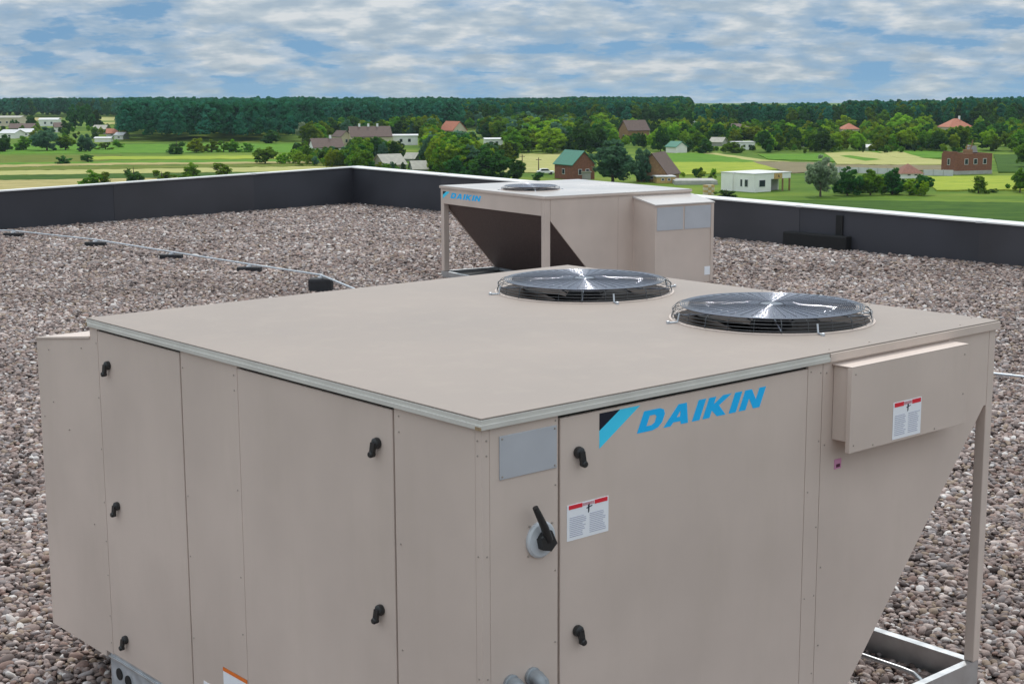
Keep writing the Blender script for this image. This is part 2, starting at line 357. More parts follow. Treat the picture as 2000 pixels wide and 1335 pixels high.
# ---------------------------------------------------------------- instancing helper (stuff only)
def scatter(name, pts, scl, rot, idx, protos, label, cat):
    pc = bpy.data.collections.new(name+'_pieces')
    for p in protos: pc.objects.link(p)
    me = bpy.data.meshes.new(name); me.vertices.add(len(pts)); me.vertices.foreach_set('co', np.asarray(pts, np.float32).ravel())
    for nm, typ, arr in (('scl', 'FLOAT_VECTOR', scl), ('rot', 'FLOAT_VECTOR', rot), ('pick', 'INT', idx)):
        at_ = me.attributes.new(nm, typ, 'POINT'); at_.data.foreach_set('vector' if typ != 'INT' else 'value', np.asarray(arr, np.float32 if typ != 'INT' else np.int32).ravel())
    o = bpy.data.objects.new(name, me); COL.objects.link(o)
    g = bpy.data.node_groups.new(name, 'GeometryNodeTree')
    g.interface.new_socket('Geometry', in_out='INPUT', socket_type='NodeSocketGeometry'); g.interface.new_socket('Geometry', in_out='OUTPUT', socket_type='NodeSocketGeometry')
    gi = g.nodes.new('NodeGroupInput'); go = g.nodes.new('NodeGroupOutput')
    ip = g.nodes.new('GeometryNodeInstanceOnPoints'); ci = g.nodes.new('GeometryNodeCollectionInfo')
    ci.inputs[0].default_value = pc; ci.inputs['Separate Children'].default_value = True; ci.inputs['Reset Children'].default_value = True
    def na(nm, t):
        n = g.nodes.new('GeometryNodeInputNamedAttribute'); n.data_type = t; n.inputs[0].default_value = nm; return n.outputs[0]
    m2p = g.nodes.new('GeometryNodeMeshToPoints')
    g.links.new(gi.outputs[0], m2p.inputs[0]); g.links.new(m2p.outputs[0], ip.inputs['Points']); g.links.new(ci.outputs[0], ip.inputs['Instance'])
    ip.inputs['Pick Instance'].default_value = True
    g.links.new(na('pick', 'INT'), ip.inputs['Instance Index']); g.links.new(na('rot', 'FLOAT_VECTOR'), ip.inputs['Rotation']); g.links.new(na('scl', 'FLOAT_VECTOR'), ip.inputs['Scale'])
    g.links.new(ip.outputs[0], go.inputs[0])
    md = o.modifiers.new('scatter', 'NODES'); md.node_group = g
    tag(o, label, cat, kind='stuff')
    return o

# ---------------------------------------------------------------- gravel
STONE = bpy.data.materials.new('gravel_stone'); STONE.use_nodes = True
_t = STONE.node_tree; _b = _t.nodes['Principled BSDF']; _b.inputs['Roughness'].default_value = 0.75; _b.inputs['Specular IOR Level'].default_value = 0.3
oi = N(_t, 'ShaderNodeObjectInfo')
stc = ramp(_t, oi.outputs['Random'], [(0.0, (0.087, 0.067, 0.063)), (0.10, (0.198, 0.156, 0.145)), (0.24, (0.301, 0.234, 0.214)), (0.38, (0.238, 0.207, 0.203)), (0.50, (0.372, 0.295, 0.271)),
     (0.62, (0.317, 0.245, 0.191)), (0.72, (0.541, 0.461, 0.430)), (0.80, (0.269, 0.184, 0.158)), (0.88, (0.333, 0.302, 0.302)), (0.95, (0.649, 0.618, 0.599)), (0.997, (0.356, 0.276, 0.122))], 'CONSTANT')
_tc = N(_t, 'ShaderNodeTexCoord'); _n = N(_t, 'ShaderNodeTexNoise'); _n.inputs['Scale'].default_value = 2.2; _n.inputs['Detail'].default_value = 5
_t.links.new(_tc.outputs['Object'], _n.inputs['Vector'])
_n2 = N(_t, 'ShaderNodeTexNoise'); _n2.inputs['Scale'].default_value = 0.55; _n2.inputs['Detail'].default_value = 4; _t.links.new(oi.outputs['Location'], _n2.inputs['Vector'])
stc = mixc(_t, 1.0, stc, ramp(_t, _n2.outputs[0], [(0.32, (0.80, 0.76, 0.74)), (0.68, (1.14, 1.12, 1.10))]), 'MULTIPLY')
_t.links.new(mixc(_t, 1.0, stc, ramp(_t, _n.outputs[0], [(0.3, 0.75), (0.7, 1.2)]), 'MULTIPLY'), _b.inputs['Base Color'])
def stone(i):
    bm = bmesh.new(); bmesh.ops.create_icosphere(bm, subdivisions=2, radius=0.5)
    r = np.random.default_rng(100+i); dirs = r.normal(size=(7, 3)); dirs /= np.linalg.norm(dirs, axis=1)[:, None]; offs = r.uniform(0.33, 0.48, 7)
    for q in bm.verts:
        c = np.array(q.co)
        for d, of in zip(dirs, offs):
            k = c @ d
            if k > of: c = c - d*(k-of)*0.75
        q.co = Vector((c[0]*1.15, c[1]*0.85, c[2]*0.62))
    me = bpy.data.meshes.new('stone'); bm.to_mesh(me); bm.free(); me.materials.append(STONE)
    me.polygons.foreach_set('use_smooth', [True]*len(me.polygons))
    return bpy.data.objects.new('stone', me)
U1 = (-0.08948, 4.22600); AZ1 = 0.858106            # near unit: front corner and azimuth of its right side
def make_gravel():
    P = []; S = []
    def zone(y0, y1, dens, size):
        xs = 0.62*y1+1.5
        n = int((2*xs)*(y1-y0)*dens); x = RNG.uniform(-xs, xs, n); y = RNG.uniform(y0, y1, n)
        k = np.abs(x) < 0.40*y+1.3
        a = (x-CORN.x); b = (y-CORN.y)
        det = DL.x*DR.y-DL.y*DR.x
        ca = (a*DR.y-b*DR.x)/det; cb = (DL.x*b-DL.y*a)/det
        k &= (ca > 0.02) & (cb > 0.02)
        ux, uy = math.sin(AZ1), math.cos(AZ1)
        s = (x-U1[0])*ux+(y-U1[1])*uy; t = -(x-U1[0])*uy+(y-U1[1])*ux
        k &= ~((s > 0.06) & (s < 1.54) & (t > 0.06) & (t < 2.5))
        x, y = x[k], y[k]; sz = size*RNG.lognormal(0, 0.30, len(x)).clip(0.5, 1.9)
        z = DECK-0.016+RNG.uniform(0.0, 0.024, len(x))*size/0.036
        s, t = s[k], t[k]
        z = z+0.105*((s > 1.60) & (s < 2.70) & (t > .02) & (t < 2.53))
        P.append(np.c_[x, y, z]); S.append(np.c_[sz*RNG.uniform(.8, 1.25, len(x)), sz, sz*RNG.uniform(.7, 1.15, len(x))])
    zone(3.2, 9, 2000, 0.033); zone(9, 14, 1600, 0.035); zone(14, 21, 1150, 0.040); zone(21, 34.5, 760, 0.049)
    P = np.concatenate(P); S = np.concatenate(S); n = len(P)
    R = np.c_[RNG.normal(0, .35, n), RNG.normal(0, .35, n), RNG.uniform(0, 2*PI, n)]
    scatter('gravel', P, S, R, RNG.integers(0, 10, n), [stone(i) for i in range(10)], 'loose brown and grey ballast gravel covering the flat roof', 'gravel')
    print('stones', n)
make_gravel()

# ================================================================ small parts shared by the units
def latch(parent, M, flip):                 # black quarter-turn latch; M maps local (right, out, up)
    b = MB(); b.lathe([(0.017, 0.0), (0.019, 0.006), (0.017, 0.016), (0.011, 0.02)], (0, 0, 0), 20, 'y')
    b.prism([(-0.011, 0.004), (0.011, 0.004), (0.009+flip*0.012, -0.038), (-0.009+flip*0.012, -0.038)], 'y', 0.012, 0.024)
    b.lathe([(0.010, 0.010), (0.011, 0.026), (0.008, 0.03)], (flip*0.012, 0, -0.036), 14, 'y')
    o = b.build('latch', BLACK, parent, smooth=True); o.matrix_local = M; return o
def warning_label(parent, M, wd, ht, orange=False):
    sh = MB().box(0, wd, 0, 0.0012, -ht, 0).build('warning_label', PAPER, parent); sh.matrix_local = M
    e = 0.0024; hb = ht*0.13
    if orange:
        MB().box(0, wd, 0, e, -hb*.55, 0).build('orange_header', ORANGE, sh)
        k = MB(); k.prism([(wd*.38, -hb*2.0), (wd*.66, -hb*3.6), (wd*.5, -hb*5), (wd*.40, -hb*4)], 'y', 0, e); k.build('pictogram', INKD, sh)
    else:
        for q0, q1 in ((.04, .36), (.66, .97)): MB().box(wd*q0, wd*q1, 0, e, -hb, -hb*.15).build('red_header', RED, sh)
        h = MB(); x = wd*.375
        for i in range(7): h.box(x, x+wd*.028, 0, e, -hb*.85, -hb*.25); x += wd*.039
        hp = h.build('header_print', mat('label_rose', srgb(205, 150, 160), 0.5) if 'label_rose' not in MATS else MATS['label_rose'], sh); tag(hp, kind='stuff')
        k = MB(); c = wd*.53; z = -ht*.2
        k.prism([(c-.006, z+.012), (c+.001, z+.014), (c-.001, z-.012), (c-.005, z-.016)], 'y', 0, e)
        k.prism([(c-.012, z+.002), (c+.012, z+.007), (c+.012, z+.004), (c-.012, z-.001)], 'y', 0, e); k.build('pictogram', INKD, sh)
    t = MB(); z = -ht*(0.36 if not orange else .7)
    while z > -ht*.93:
        for x0, x1 in ((.06, .46), (.54, .95)):
            t.box(wd*x0, wd*(x1-random.uniform(0, .1)), 0, e, z-ht*.016, z)
        z -= ht*.052
    tag(t.build('small_print', INK, sh), kind='stuff')
    return sh
def screws(parent, pts, axis, name='screws'):
    b = MB()
    for p in pts:
        prof = [(0.0030, -0.001), (0.0030, 0.0018), (0.0016, 0.0028)]
        if axis in '-x-y': prof = [(r, -h) for r, h in prof]
        b.lathe(prof, p, 8, axis.strip('-'))
    return tag(b.build(name, SCREW, parent, smooth=True), kind='stuff')
LET = {'D': [[(0, 0), (.62, 0), (.82, .10), (.92, .32), (.92, .68), (.82, .90), (.62, 1), (0, 1)], [(.30, .26), (.50, .26), (.60, .36), (.60, .64), (.50, .74), (.30, .74)]],
       'A': [[(0, 0), (.30, 0), (.36, .16), (.66, .16), (.72, 0), (1.02, 0), (.68, 1), (.34, 1)], [(.44, .38), (.58, .38), (.51, .68)]],
       'I': [[(0, 0), (.32, 0), (.32, 1), (0, 1)]],
       'K': [[(0, 0), (.30, 0), (.30, .34), (.62, 0), (1.0, 0), (.56, .53), (.98, 1), (.60, 1), (.30, .64), (.30, 1), (0, 1)]],
       'N': [[(0, 0), (.30, 0), (.30, .56), (.64, 0), (.94, 0), (.94, 1), (.64, 1), (.64, .44), (.30, 1), (0, 1)]]}
def logo(parent, M, ew, eh, tx, tz, tw, th):        # emblem and lettering in a local (right, out, up) frame
    sh = Matrix(((1, 0, 0, 0), (0, 0, -1, -0.0005), (0, 1, 0, 0), (0, 0, 0, 1)))
    R = M @ sh
    e1 = fill2d('emblem', [[(ew*.5, 0), (ew, 0), (0, -eh), (0, -eh*.49)]], 0.002, BLUEL, parent); e1.matrix_local = R
    e2 = fill2d('emblem_corner', [[(0, 0), (ew*.5, 0), (0, -eh*.49)]], 0.002, NAVY, e1)
    x = 0.0; items = []
    for ch in 'DAIKIN':
        wd = max(p[0] for p in LET[ch][0]); items.append((ch, x)); x += wd+(0.13 if ch != 'A' else .16)
    k = tw/(x-.13+.28)
    for ch, x0 in items:
        loops = [[((x0+p[0]+.28*p[1])*k, p[1]*th) for p in lp] for lp in LET[ch]]
        lt = fill2d('logo_letter', loops, 0.002, BLUED, e1); lt.location = (tx, tz, 0)
    return e1
def fan(parent, cx, cy, z, rb=0.408, rd=0.376, hh=0.060, dense=True):
    ring = MB(); ring.lathe([(rb+.009, 0.0), (rb+.009, .003), (rb-.002, .005), (rb-.012, .003), (rb-.02, -.10)], (0, 0, 0), 64)
    ring.f = ring.f[:-2]
    f = ring.build('fan', PAINT, parent, smooth=True); f.location = (cx, cy, z)
    prof = [(rd*i/10, hh-0.004*(i/10)**2) for i in range(1, 11)]
    edge = [(rd+.016, hh-.010), (rd+.028, hh-.022), (rb-.006, hh-.036), (rb-.001, .012), (rb+.002, .004)]
    g = MB(); step = 0.0088 if dense else 0.014; r = 0.045; k = 72 if dense else 40
    def circ(r, h, wr, kk=k, q=None): (q or g).tube([(r*math.cos(2*PI*j/kk), r*math.sin(2*PI*j/kk), h) for j in range(kk)], wr, 6, closed=True)
    while r < rd: circ(r, hh-0.004*(r/rd)**2, 0.0024 if dense else .004); r += step
    sk = MB()
    for r, h in edge[:4]: circ(r, h, 0.0012, q=sk)
    nr = 96 if dense else 24
    for j in range(nr):
        a = 2*PI*j/nr; big = j % (12 if dense else 6) == 0
        up_ = .0032 if j % 2 else -.0045
        pr = [(0.05 if not big else 0.01, hh+up_)]+[(r, h+up_) for r, h in prof[2::2]]
        if j % (4 if dense else 2) == 0: e_ = [(prof[-1][0], prof[-1][1]-.0045)]+[(r-.003, h) for r, h in edge]; sk.tube([(r*math.cos(a), r*math.sin(a), h) for r, h in e_], .0022 if big else .0010, 5)
        g.tube([(r*math.cos(a), r*math.sin(a), h) for r, h in pr], 0.0030 if big else 0.0012, 5)
    g.lathe([(0.05, hh-.004), (.05, hh+.002), (.04, hh+.004)], (0, 0, 0), 24)
    g.build('guard', WIRE, f, smooth=True, sharp=100)
    sk.build('guard_skirt', WIRE2, f, smooth=True, sharp=100)
    bl = MB()
    for j in range(5):
        a = 2*PI*j/5; ca, sa = math.cos(a), math.sin(a)
        rows = []
        for i in range(7):
            r = 0.07+i*(rb-.10)/6; wd = .10+.05*math.sin(i/6*PI); tw = .04
            for tt in (-1, 0, 1):
                ox = tt*wd+0.05*(i/6); rows.append((r*ca-ox*sa, r*sa+ox*ca, -.05+tt*tw-.01*tt*tt))
        n = len(rows); rows += [(x, y, zz-.004) for x, y, zz in rows]
        fs = []
        for i in range(6):
            for q in range(2):
                v = i*3+q; fs.append((v, v+1, v+4, v+3)); fs.append((n+v, n+v+3, n+v+4, n+v+1))
        bl.add(rows, fs)
    bl.build('fan_blades', FANB, f, smooth=True)
    h = MB(); h.lathe([(.085, -.14), (.085, -.02), (.07, .0), (.02, .004)], (0, 0, 0), 32); h.build('motor_hub', FANB, f, smooth=True)
    rr = MB(); rr.tube([(.12*math.cos(2*PI*j/40), .12*math.sin(2*PI*j/40), .016) for j in range(40)], .003, 6, closed=True)
    for j in range(4):
        a = PI/4+PI/2*j; rr.tube([(.08*math.cos(a), .08*math.sin(a), -.01), (.12*math.cos(a), .12*math.sin(a), .016), ((rb-.01)*math.cos(a), (rb-.01)*math.sin(a), .012)], .0035, 6)
    rr.build('motor_mount', WIRE, f, smooth=True, sharp=100)
    for j in range(4):
        a = PI/4+PI/2*j+.35; c_, s_ = math.cos(a), math.sin(a)
        cl_ = MB(); cl_.tube([((rb-.004)*c_, (rb-.004)*s_, .04), ((rb+.004)*c_, (rb+.004)*s_, .004), ((rb+.045)*c_, (rb+.045)*s_, .004)], .004, 6)
        cl_.lathe([(.007, 0), (.007, .010), (.004, .012)], ((rb+.045)*c_, (rb+.045)*s_, 0), 10)
        cl_.build('guard_clip', GALV, f, smooth=True)
    return f
def FR(o, right, out, up):                  # frame matrix from origin and axes
    return Matrix(((right[0], out[0], up[0], o[0]), (right[1], out[1], up[1], o[1]), (right[2], out[2], up[2], o[2]), (0, 0, 0, 1)))

# ================================================================ the near unit
_u = Vector((math.sin(AZ1), math.cos(AZ1))); _v2 = Vector((-math.cos(AZ1), math.sin(AZ1))); _f = Vector(U1)
o = MB().prism([tuple(_f+_u*a_+_v2*b_) for a_, b_ in ((1.61, .015), (2.70, .015), (2.70, 2.535), (1.61, 2.535))], 'z', DECK-.017, DECK+.088).build('gravel_bed', DECKM); tag(o, kind='structure')
def near_unit():
    A, B, HT, zb = 2.7176, 2.5523, 1.6715, 0.2215
    u = empty('rooftop_air_conditioner', (U1[0], U1[1], DECK), PI/2-AZ1,
              'large tan rooftop air conditioner in the foreground with two fans on its lid', 'air conditioner', 'rooftop units')
    T_ = 0.022; b = 0.0025
    def part(name, m, fn, smooth=False, parent=None):
        k = MB(); fn(k); return k.build(name, m, parent or u, smooth)
    part('inner_cabinet', GASK, lambda k: k.box(.018, 1.585, .018, B-.018, zb, HT-.036))
    part('top_gap_seal', DARK, lambda k: k.box(.012, 1.56, .012, B-.012, HT-.060, HT-.034))
    # lid with two fan holes
    fans = [(2.075, 0.640), (2.085, 1.760)]
    circ = lambda c, r: [(c[0]+r*math.cos(2*PI*j/64), c[1]+r*math.sin(2*PI*j/64)) for j in range(64)]
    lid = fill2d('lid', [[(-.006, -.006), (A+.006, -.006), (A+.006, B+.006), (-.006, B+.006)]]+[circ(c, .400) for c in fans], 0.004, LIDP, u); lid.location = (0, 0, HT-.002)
    # folded edge trim, one strip per run
    def strip(k, x0, x1, y0, y1): k.box(x0, x1, y0, y1, HT-.034, HT-.0045, .0015); 
    part('lid_trim', TRIM, lambda k: (k.box(-.009, .004, .0, B+.006, HT-.019, HT-.005, .001), k.box(-.014, .003, .0, B+.006, HT-.034, HT-.0185, .0015)), parent=lid).location = (0, 0, -(HT-.002))
    part('lid_trim', TRIM, lambda k: (k.box(-.009, 1.613, -.009, .004, HT-.019, HT-.005, .001), k.box(-.014, 1.613, -.014, .003, HT-.034, HT-.0185, .0015)), parent=lid).location = (0, 0, -(HT-.002))
    part('lid_trim', PAINT, lambda k: k.box(1.617, A+.010, -.012, .004, HT-.036, HT-.005, .0015), parent=lid).location = (0, 0, -(HT-.002))
    part('lid_trim', PAINT, lambda k: k.box(A-.004, A+.010, .005, B+.010, HT-.036, HT-.005, .0015), parent=lid).location = (0, 0, -(HT-.002))
    part('lid_trim', PAINT, lambda k: k.box(.005, A-.006, B-.004, B+.010, HT-.036, HT-.005, .0015), parent=lid).location = (0, 0, -(HT-.002))
    part('rust_spot', RUST, lambda k: (k.box(-.0150, -.0125, -.0150, .012, HT-.0345, HT-.024, .0006)), parent=lid).location = (0, 0, -(HT-.002))
    part('rust_spot', RUST, lambda k: (k.box(-.0150, -.0125, B-.008, B+.007, HT-.0345, HT-.018, .0006)), parent=lid).location = (0, 0, -(HT-.002))
    # left (front) face: corner post, panels and doors
    part('corner_post', PAINT, lambda k: k.prism([(0, 0), (.0285, 0), (.0285, T_), (T_, T_), (T_, .0285), (0, .0285)], 'z', zb, HT-.036))
    def lp(name, y0, y1, door):
        return part(name, PAINT, lambda k: k.box(0, T_, y0, y1, zb+(.004 if door else 0), HT-(.047 if door else .036), b))
    lp('access_panel', .0300, .4260, False)
    dA = lp('access_door', .4350, 1.3655, True); lp('access_panel', 1.3680, 1.7815, False); dB = lp('access_door', 1.7910, 2.4830, True)
    part('corner_post', PAINT, lambda k: k.box(0, T_, 2.4845, B, zb, HT-.036))
    Mleft = lambda y, z: FR((0, y, HT+z), (0, -1, 0), (-1, 0, 0), (0, 0, 1))
    for y, z in ((.511, -.165), (.510, -.715)): latch(dA, Mleft(y, z), -.9)
    for y, z in ((2.388, -.178), (2.366, -.768), (2.35, -1.345)): latch(dB, Mleft(y, z), -.9)
    warning_label(u, FR((-.0002, 1.545, HT-1.222), (0, -1, 0), (-1, 0, 0), (0, 0, 1)), .175, .2, True)
    part('sticker', PAPER, lambda k: k.box(-.0015, .0, 1.60, 1.70, HT-1.46, HT-1.325))
    screws(u, [(0, y, HT-z) for y in (.018, .45) for z in (.07, .115, .42, .80, 1.12, 1.36)][:6]+[(0, .40, HT-z) for z in (.06, .11, .47, .82, 1.2)]+[(0, 1.39, HT-z) for z in (.075, .13, .5, .83, 1.05, 1.32)]+[(0, 1.765, HT-z) for z in (.1, .6, .84, 1.17)]+[(0, 2.495, HT-z) for z in (.1, .33, .55, .78, .95, 1.1, 1.28, 1.4)], '-x')
    # right face
    def rp(name, x0, x1, door, parent=None):
        return part(name, PAINT, lambda k: k.box(x0, x1, 0, T_, zb+(.004 if door else 0), HT-(.047 if door else .036), b))
    pc = rp('access_panel', .0300, .3015, False); dC = rp('access_door', .3110, 1.5020, True); rp('panel_strip', 1.5045, 1.5880, False)
    side = part('condenser_side_panel', PAINT, lambda k: k.prism([(1.5905, zb), (1.662, zb), (2.640, HT-.345), (2.668, HT-.345), (2.668, HT-.036), (1.5905, HT-.036)], 'y', .001, T_))
    part('slant_flange', PAINT, lambda k: k.prism([(1.662, zb), (2.640, HT-.345), (2.652, HT-.345), (1.674, zb)], 'y', .001, .05))
    M0 = lambda x, z: FR((x, 0, HT+z), (1, 0, 0), (0, -1, 0), (0, 0, 1))
    part('name_plate', PLATE, lambda k: k.box(.066, .293, -.004, 0, HT-.196, HT-.064, .0012))
    screws(u, [(x, -.004, HT-z) for x in (.075, .284) for z in (.073, .187)], '-y', 'plate_screws')
    for x, z in ((.382, -.163), (.381, -.736)): latch(dC, M0(x, z), .8)
    warning_label(dC, FR((.338, -.0002, HT-.325), (1, 0, 0), (0, -1, 0), (0, 0, 1)), .178, .115)
    logo(dC, FR((.475, -.0002, HT-.056), (1, 0, 0), (0, -1, 0), (0, 0, 1)), .180, .112, .166, -.090, .632, .068)
    sw = part('disconnect_switch', LGREY, lambda k: k.lathe([(.056, 0), (.057, -.008), (.051, -.014), (.026, -.016)], (.226, 0, HT-.408), 36, 'y'), True)
    part('switch_bolts', SCREW, lambda k: [k.lathe([(.0035, 0), (.0035, -.004)], (.226+.064*math.cos(a), 0, HT-.408+.064*math.sin(a)), 8, 'y') for a in (.7, 2.3, 3.9, 5.5)], parent=sw)['kind'] = 'stuff'
    hd = MB(); hd.lathe([(.026, -.012), (.027, -.03), (.022, -.036)], (0, 0, 0), 24, 'y')
    hd.prism([(-.030, .006), (.012, .030), (.034, -.014), (.010, -.034), (-.022, -.026)], 'y', -.040, -.016)
    hd.tube([(.004, -.034, .0), (-.020, -.040, .048), (-.050, -.044, .098), (-.060, -.044, .116)], [.014, .0125, .0105, .009], 10)
    ho = hd.build('switch_handle', BLACK, sw, True); ho.location = (.229, 0, HT-.405)
    # control box on the condenser panel
    cb = part('control_box', PAINT, lambda k: k.box(1.650, 2.370, -.072, 0, HT-.325, HT-.052, .003))
    part('control_box_cover', PAINT, lambda k: (k.box(1.640, 2.380, -.088, -.068, HT-.362, HT-.050, .002), k.box(1.640, 2.380, -.0885, -.001, HT-.0499, HT-.046, .001)), parent=cb)
    warning_label(cb, FR((1.897, -.0884, HT-.212), (1, 0, 0), (0, -1, 0), (0, 0, 1)), .178, .140)
    screws(cb, [(x, -.088, HT-z) for x, z in ((1.662, .075), (1.662, .335), (1.78, .350), (2.17, .350), (2.355, .085), (2.355, .24))], '-y')
    part('sticker', PINK, lambda k: k.box(1.672, 1.712, -.0012, 0.0008, HT-.442, HT-.405), parent=side)
    part('sticker_mark', PURP, lambda k: k.box(1.682, 1.704, -.0022, 0.0008, HT-.436, HT-.424), parent=side)
    screws(u, [(.018, 0, HT-z) for z in (.07, .115, .42, .80)]+[(.290, 0, HT-z) for z in (.05, .25, .52, .75)]+[(1.52, 0, HT-z) for z in (.06, .5, .9)]+[(1.575, 0, HT-z) for z in (.07, .32, .64, .9, 1.2)]+[(1.61, 0, HT-z) for z in (.075, .34, .80, 1.1)], '-y')
    screws(lid, [(x, .03, .002) for x in (1.66, 1.9, 2.2, 2.5)]+[(2.69, y, .002) for y in (.1, .6, 1.2, 1.8)], 'z')
    # conduit fittings low on the corner panel
    for x in (.105, .192):
        part('conduit_fitting', mat('cast_grey', (0.30, 0.32, 0.34), 0.5, 0.3, var=.15, scale=20) if 'cast_grey' not in MATS else MATS['cast_grey'], lambda k: (k.tube([(x, .0, HT-.835), (x, -.030, HT-.832), (x, -.047, HT-.842), (x, -.057, HT-.87), (x, -.057, HT-1.15)], [.022, .022, .023, .023, .023], 16), k.lathe([(.028, 0), (.029, -.010), (.026, -.012)], (x, 0, HT-.835), 20, 'y')), True)
    # condenser end: posts, plenum panel, slanted coil, far side
    for y0 in (0.0, B-.046):
        part('end_post', PAINT, lambda k: k.box(2.6705, 2.7165, y0, y0+.046, zb+.002, HT-.036, .004))
    part('plenum_panel', PAINT, lambda k: k.box(2.698, 2.7160, .074, B-.074, HT-.36, HT-.036, b))
    part('condenser_side_panel', PAINT, lambda k: k.prism([(1.5905, zb), (1.662, zb), (2.640, HT-.345), (2.640, HT-.036), (1.5905, HT-.036)], 'y', B-T_, B))
    part('coil', COIL, lambda k: k.prism([(1.60, zb), (1.66, zb), (2.64, HT-.345), (2.58, HT-.345)], 'y', .024, B-.024))
    part('plenum_floor', DARK, lambda k: k.box(1.59, 2.60, .03, B-.03, HT-.345, HT-.34))
    part('back_panel', PAINT, lambda k: k.box(.026, 1.588, B-T_, B-.002, zb, HT-.036, b))
    for c in fans: fan(u, c[0], c[1], HT)
    # intake hood on the far left end
    hood = part('intake_hood', PAINT, lambda k: k.prism([(B-.0005, HT-1.478), (B+.545, HT-1.478), (B+.545, HT-.158), (B-.0005, HT-.088)], 'x', .0012, 1.45))
    part('hood_top', PAINT, lambda k: k.prism([(B+.001, HT-.087), (B+.552, HT-.158), (B+.552, HT-.150), (B+.001, HT-.078)], 'x', -.004, 1.455), parent=hood)
    screws(hood, [(0, y, HT-z) for y, z in ((B+.09, .14), (B+.42, .19), (B+.40, .42), (B+.25, .52), (B+.5, .5), (B+.05, .9))], '-x')
    # base: curb and rails
    cu = part('roof_curb', GALV, lambda k: k.box(.012, 1.60, .012, B-.012, -.02, zb-.002, .003))
    part('curb_flange', GALVP, lambda k: k.box(.004, .024, .010, B-.010, zb-.030, zb-.020, .002), parent=cu)
    for y, z in ((2.455, -.083), (2.375, -.092), (2.28, -.175)):
        part('knockout', DARK, lambda k: k.lathe([(.026, .0), (.026, -.006)], (.0125, y, zb+z), 20, 'x'), parent=cu)
    def chan(k, x0, x1, y0, y1, inx, iny):
        k.box(x0, x1, y0, y1, -.02, zb, .002)
    for y0, yy in ((0.004, 1), (B-.010, -1)):
        part('base_rail', GALVP, lambda k: (k.box(1.602, 2.716, y0, y0+.006, -.02, zb-.004), k.box(1.602, 2.716, min(y0, y0+yy*.034), max(y0+.006, y0+yy*.034), zb-.004, zb+.001)))
    part('base_rail', GALVP, lambda k: (k.box(2.708, 2.714, .044, B-.044, -.02, zb-.004), k.box(2.672, 2.714, .044, B-.044, zb-.004, zb+.001)))
    pts = [(2.40, .062, .03), (2.40, .062, zb-.05), (2.40, .075, zb-.022), (2.40, .11, zb-.006), (2.40, .16, zb-.003), (2.40, B-.16, zb-.003), (2.40, B-.075, zb-.02), (2.40, B-.062, .03)]
    part('inner_brace', GALVP, lambda k: k.tube(pts, .010, 10), True)
    return u
near_unit()

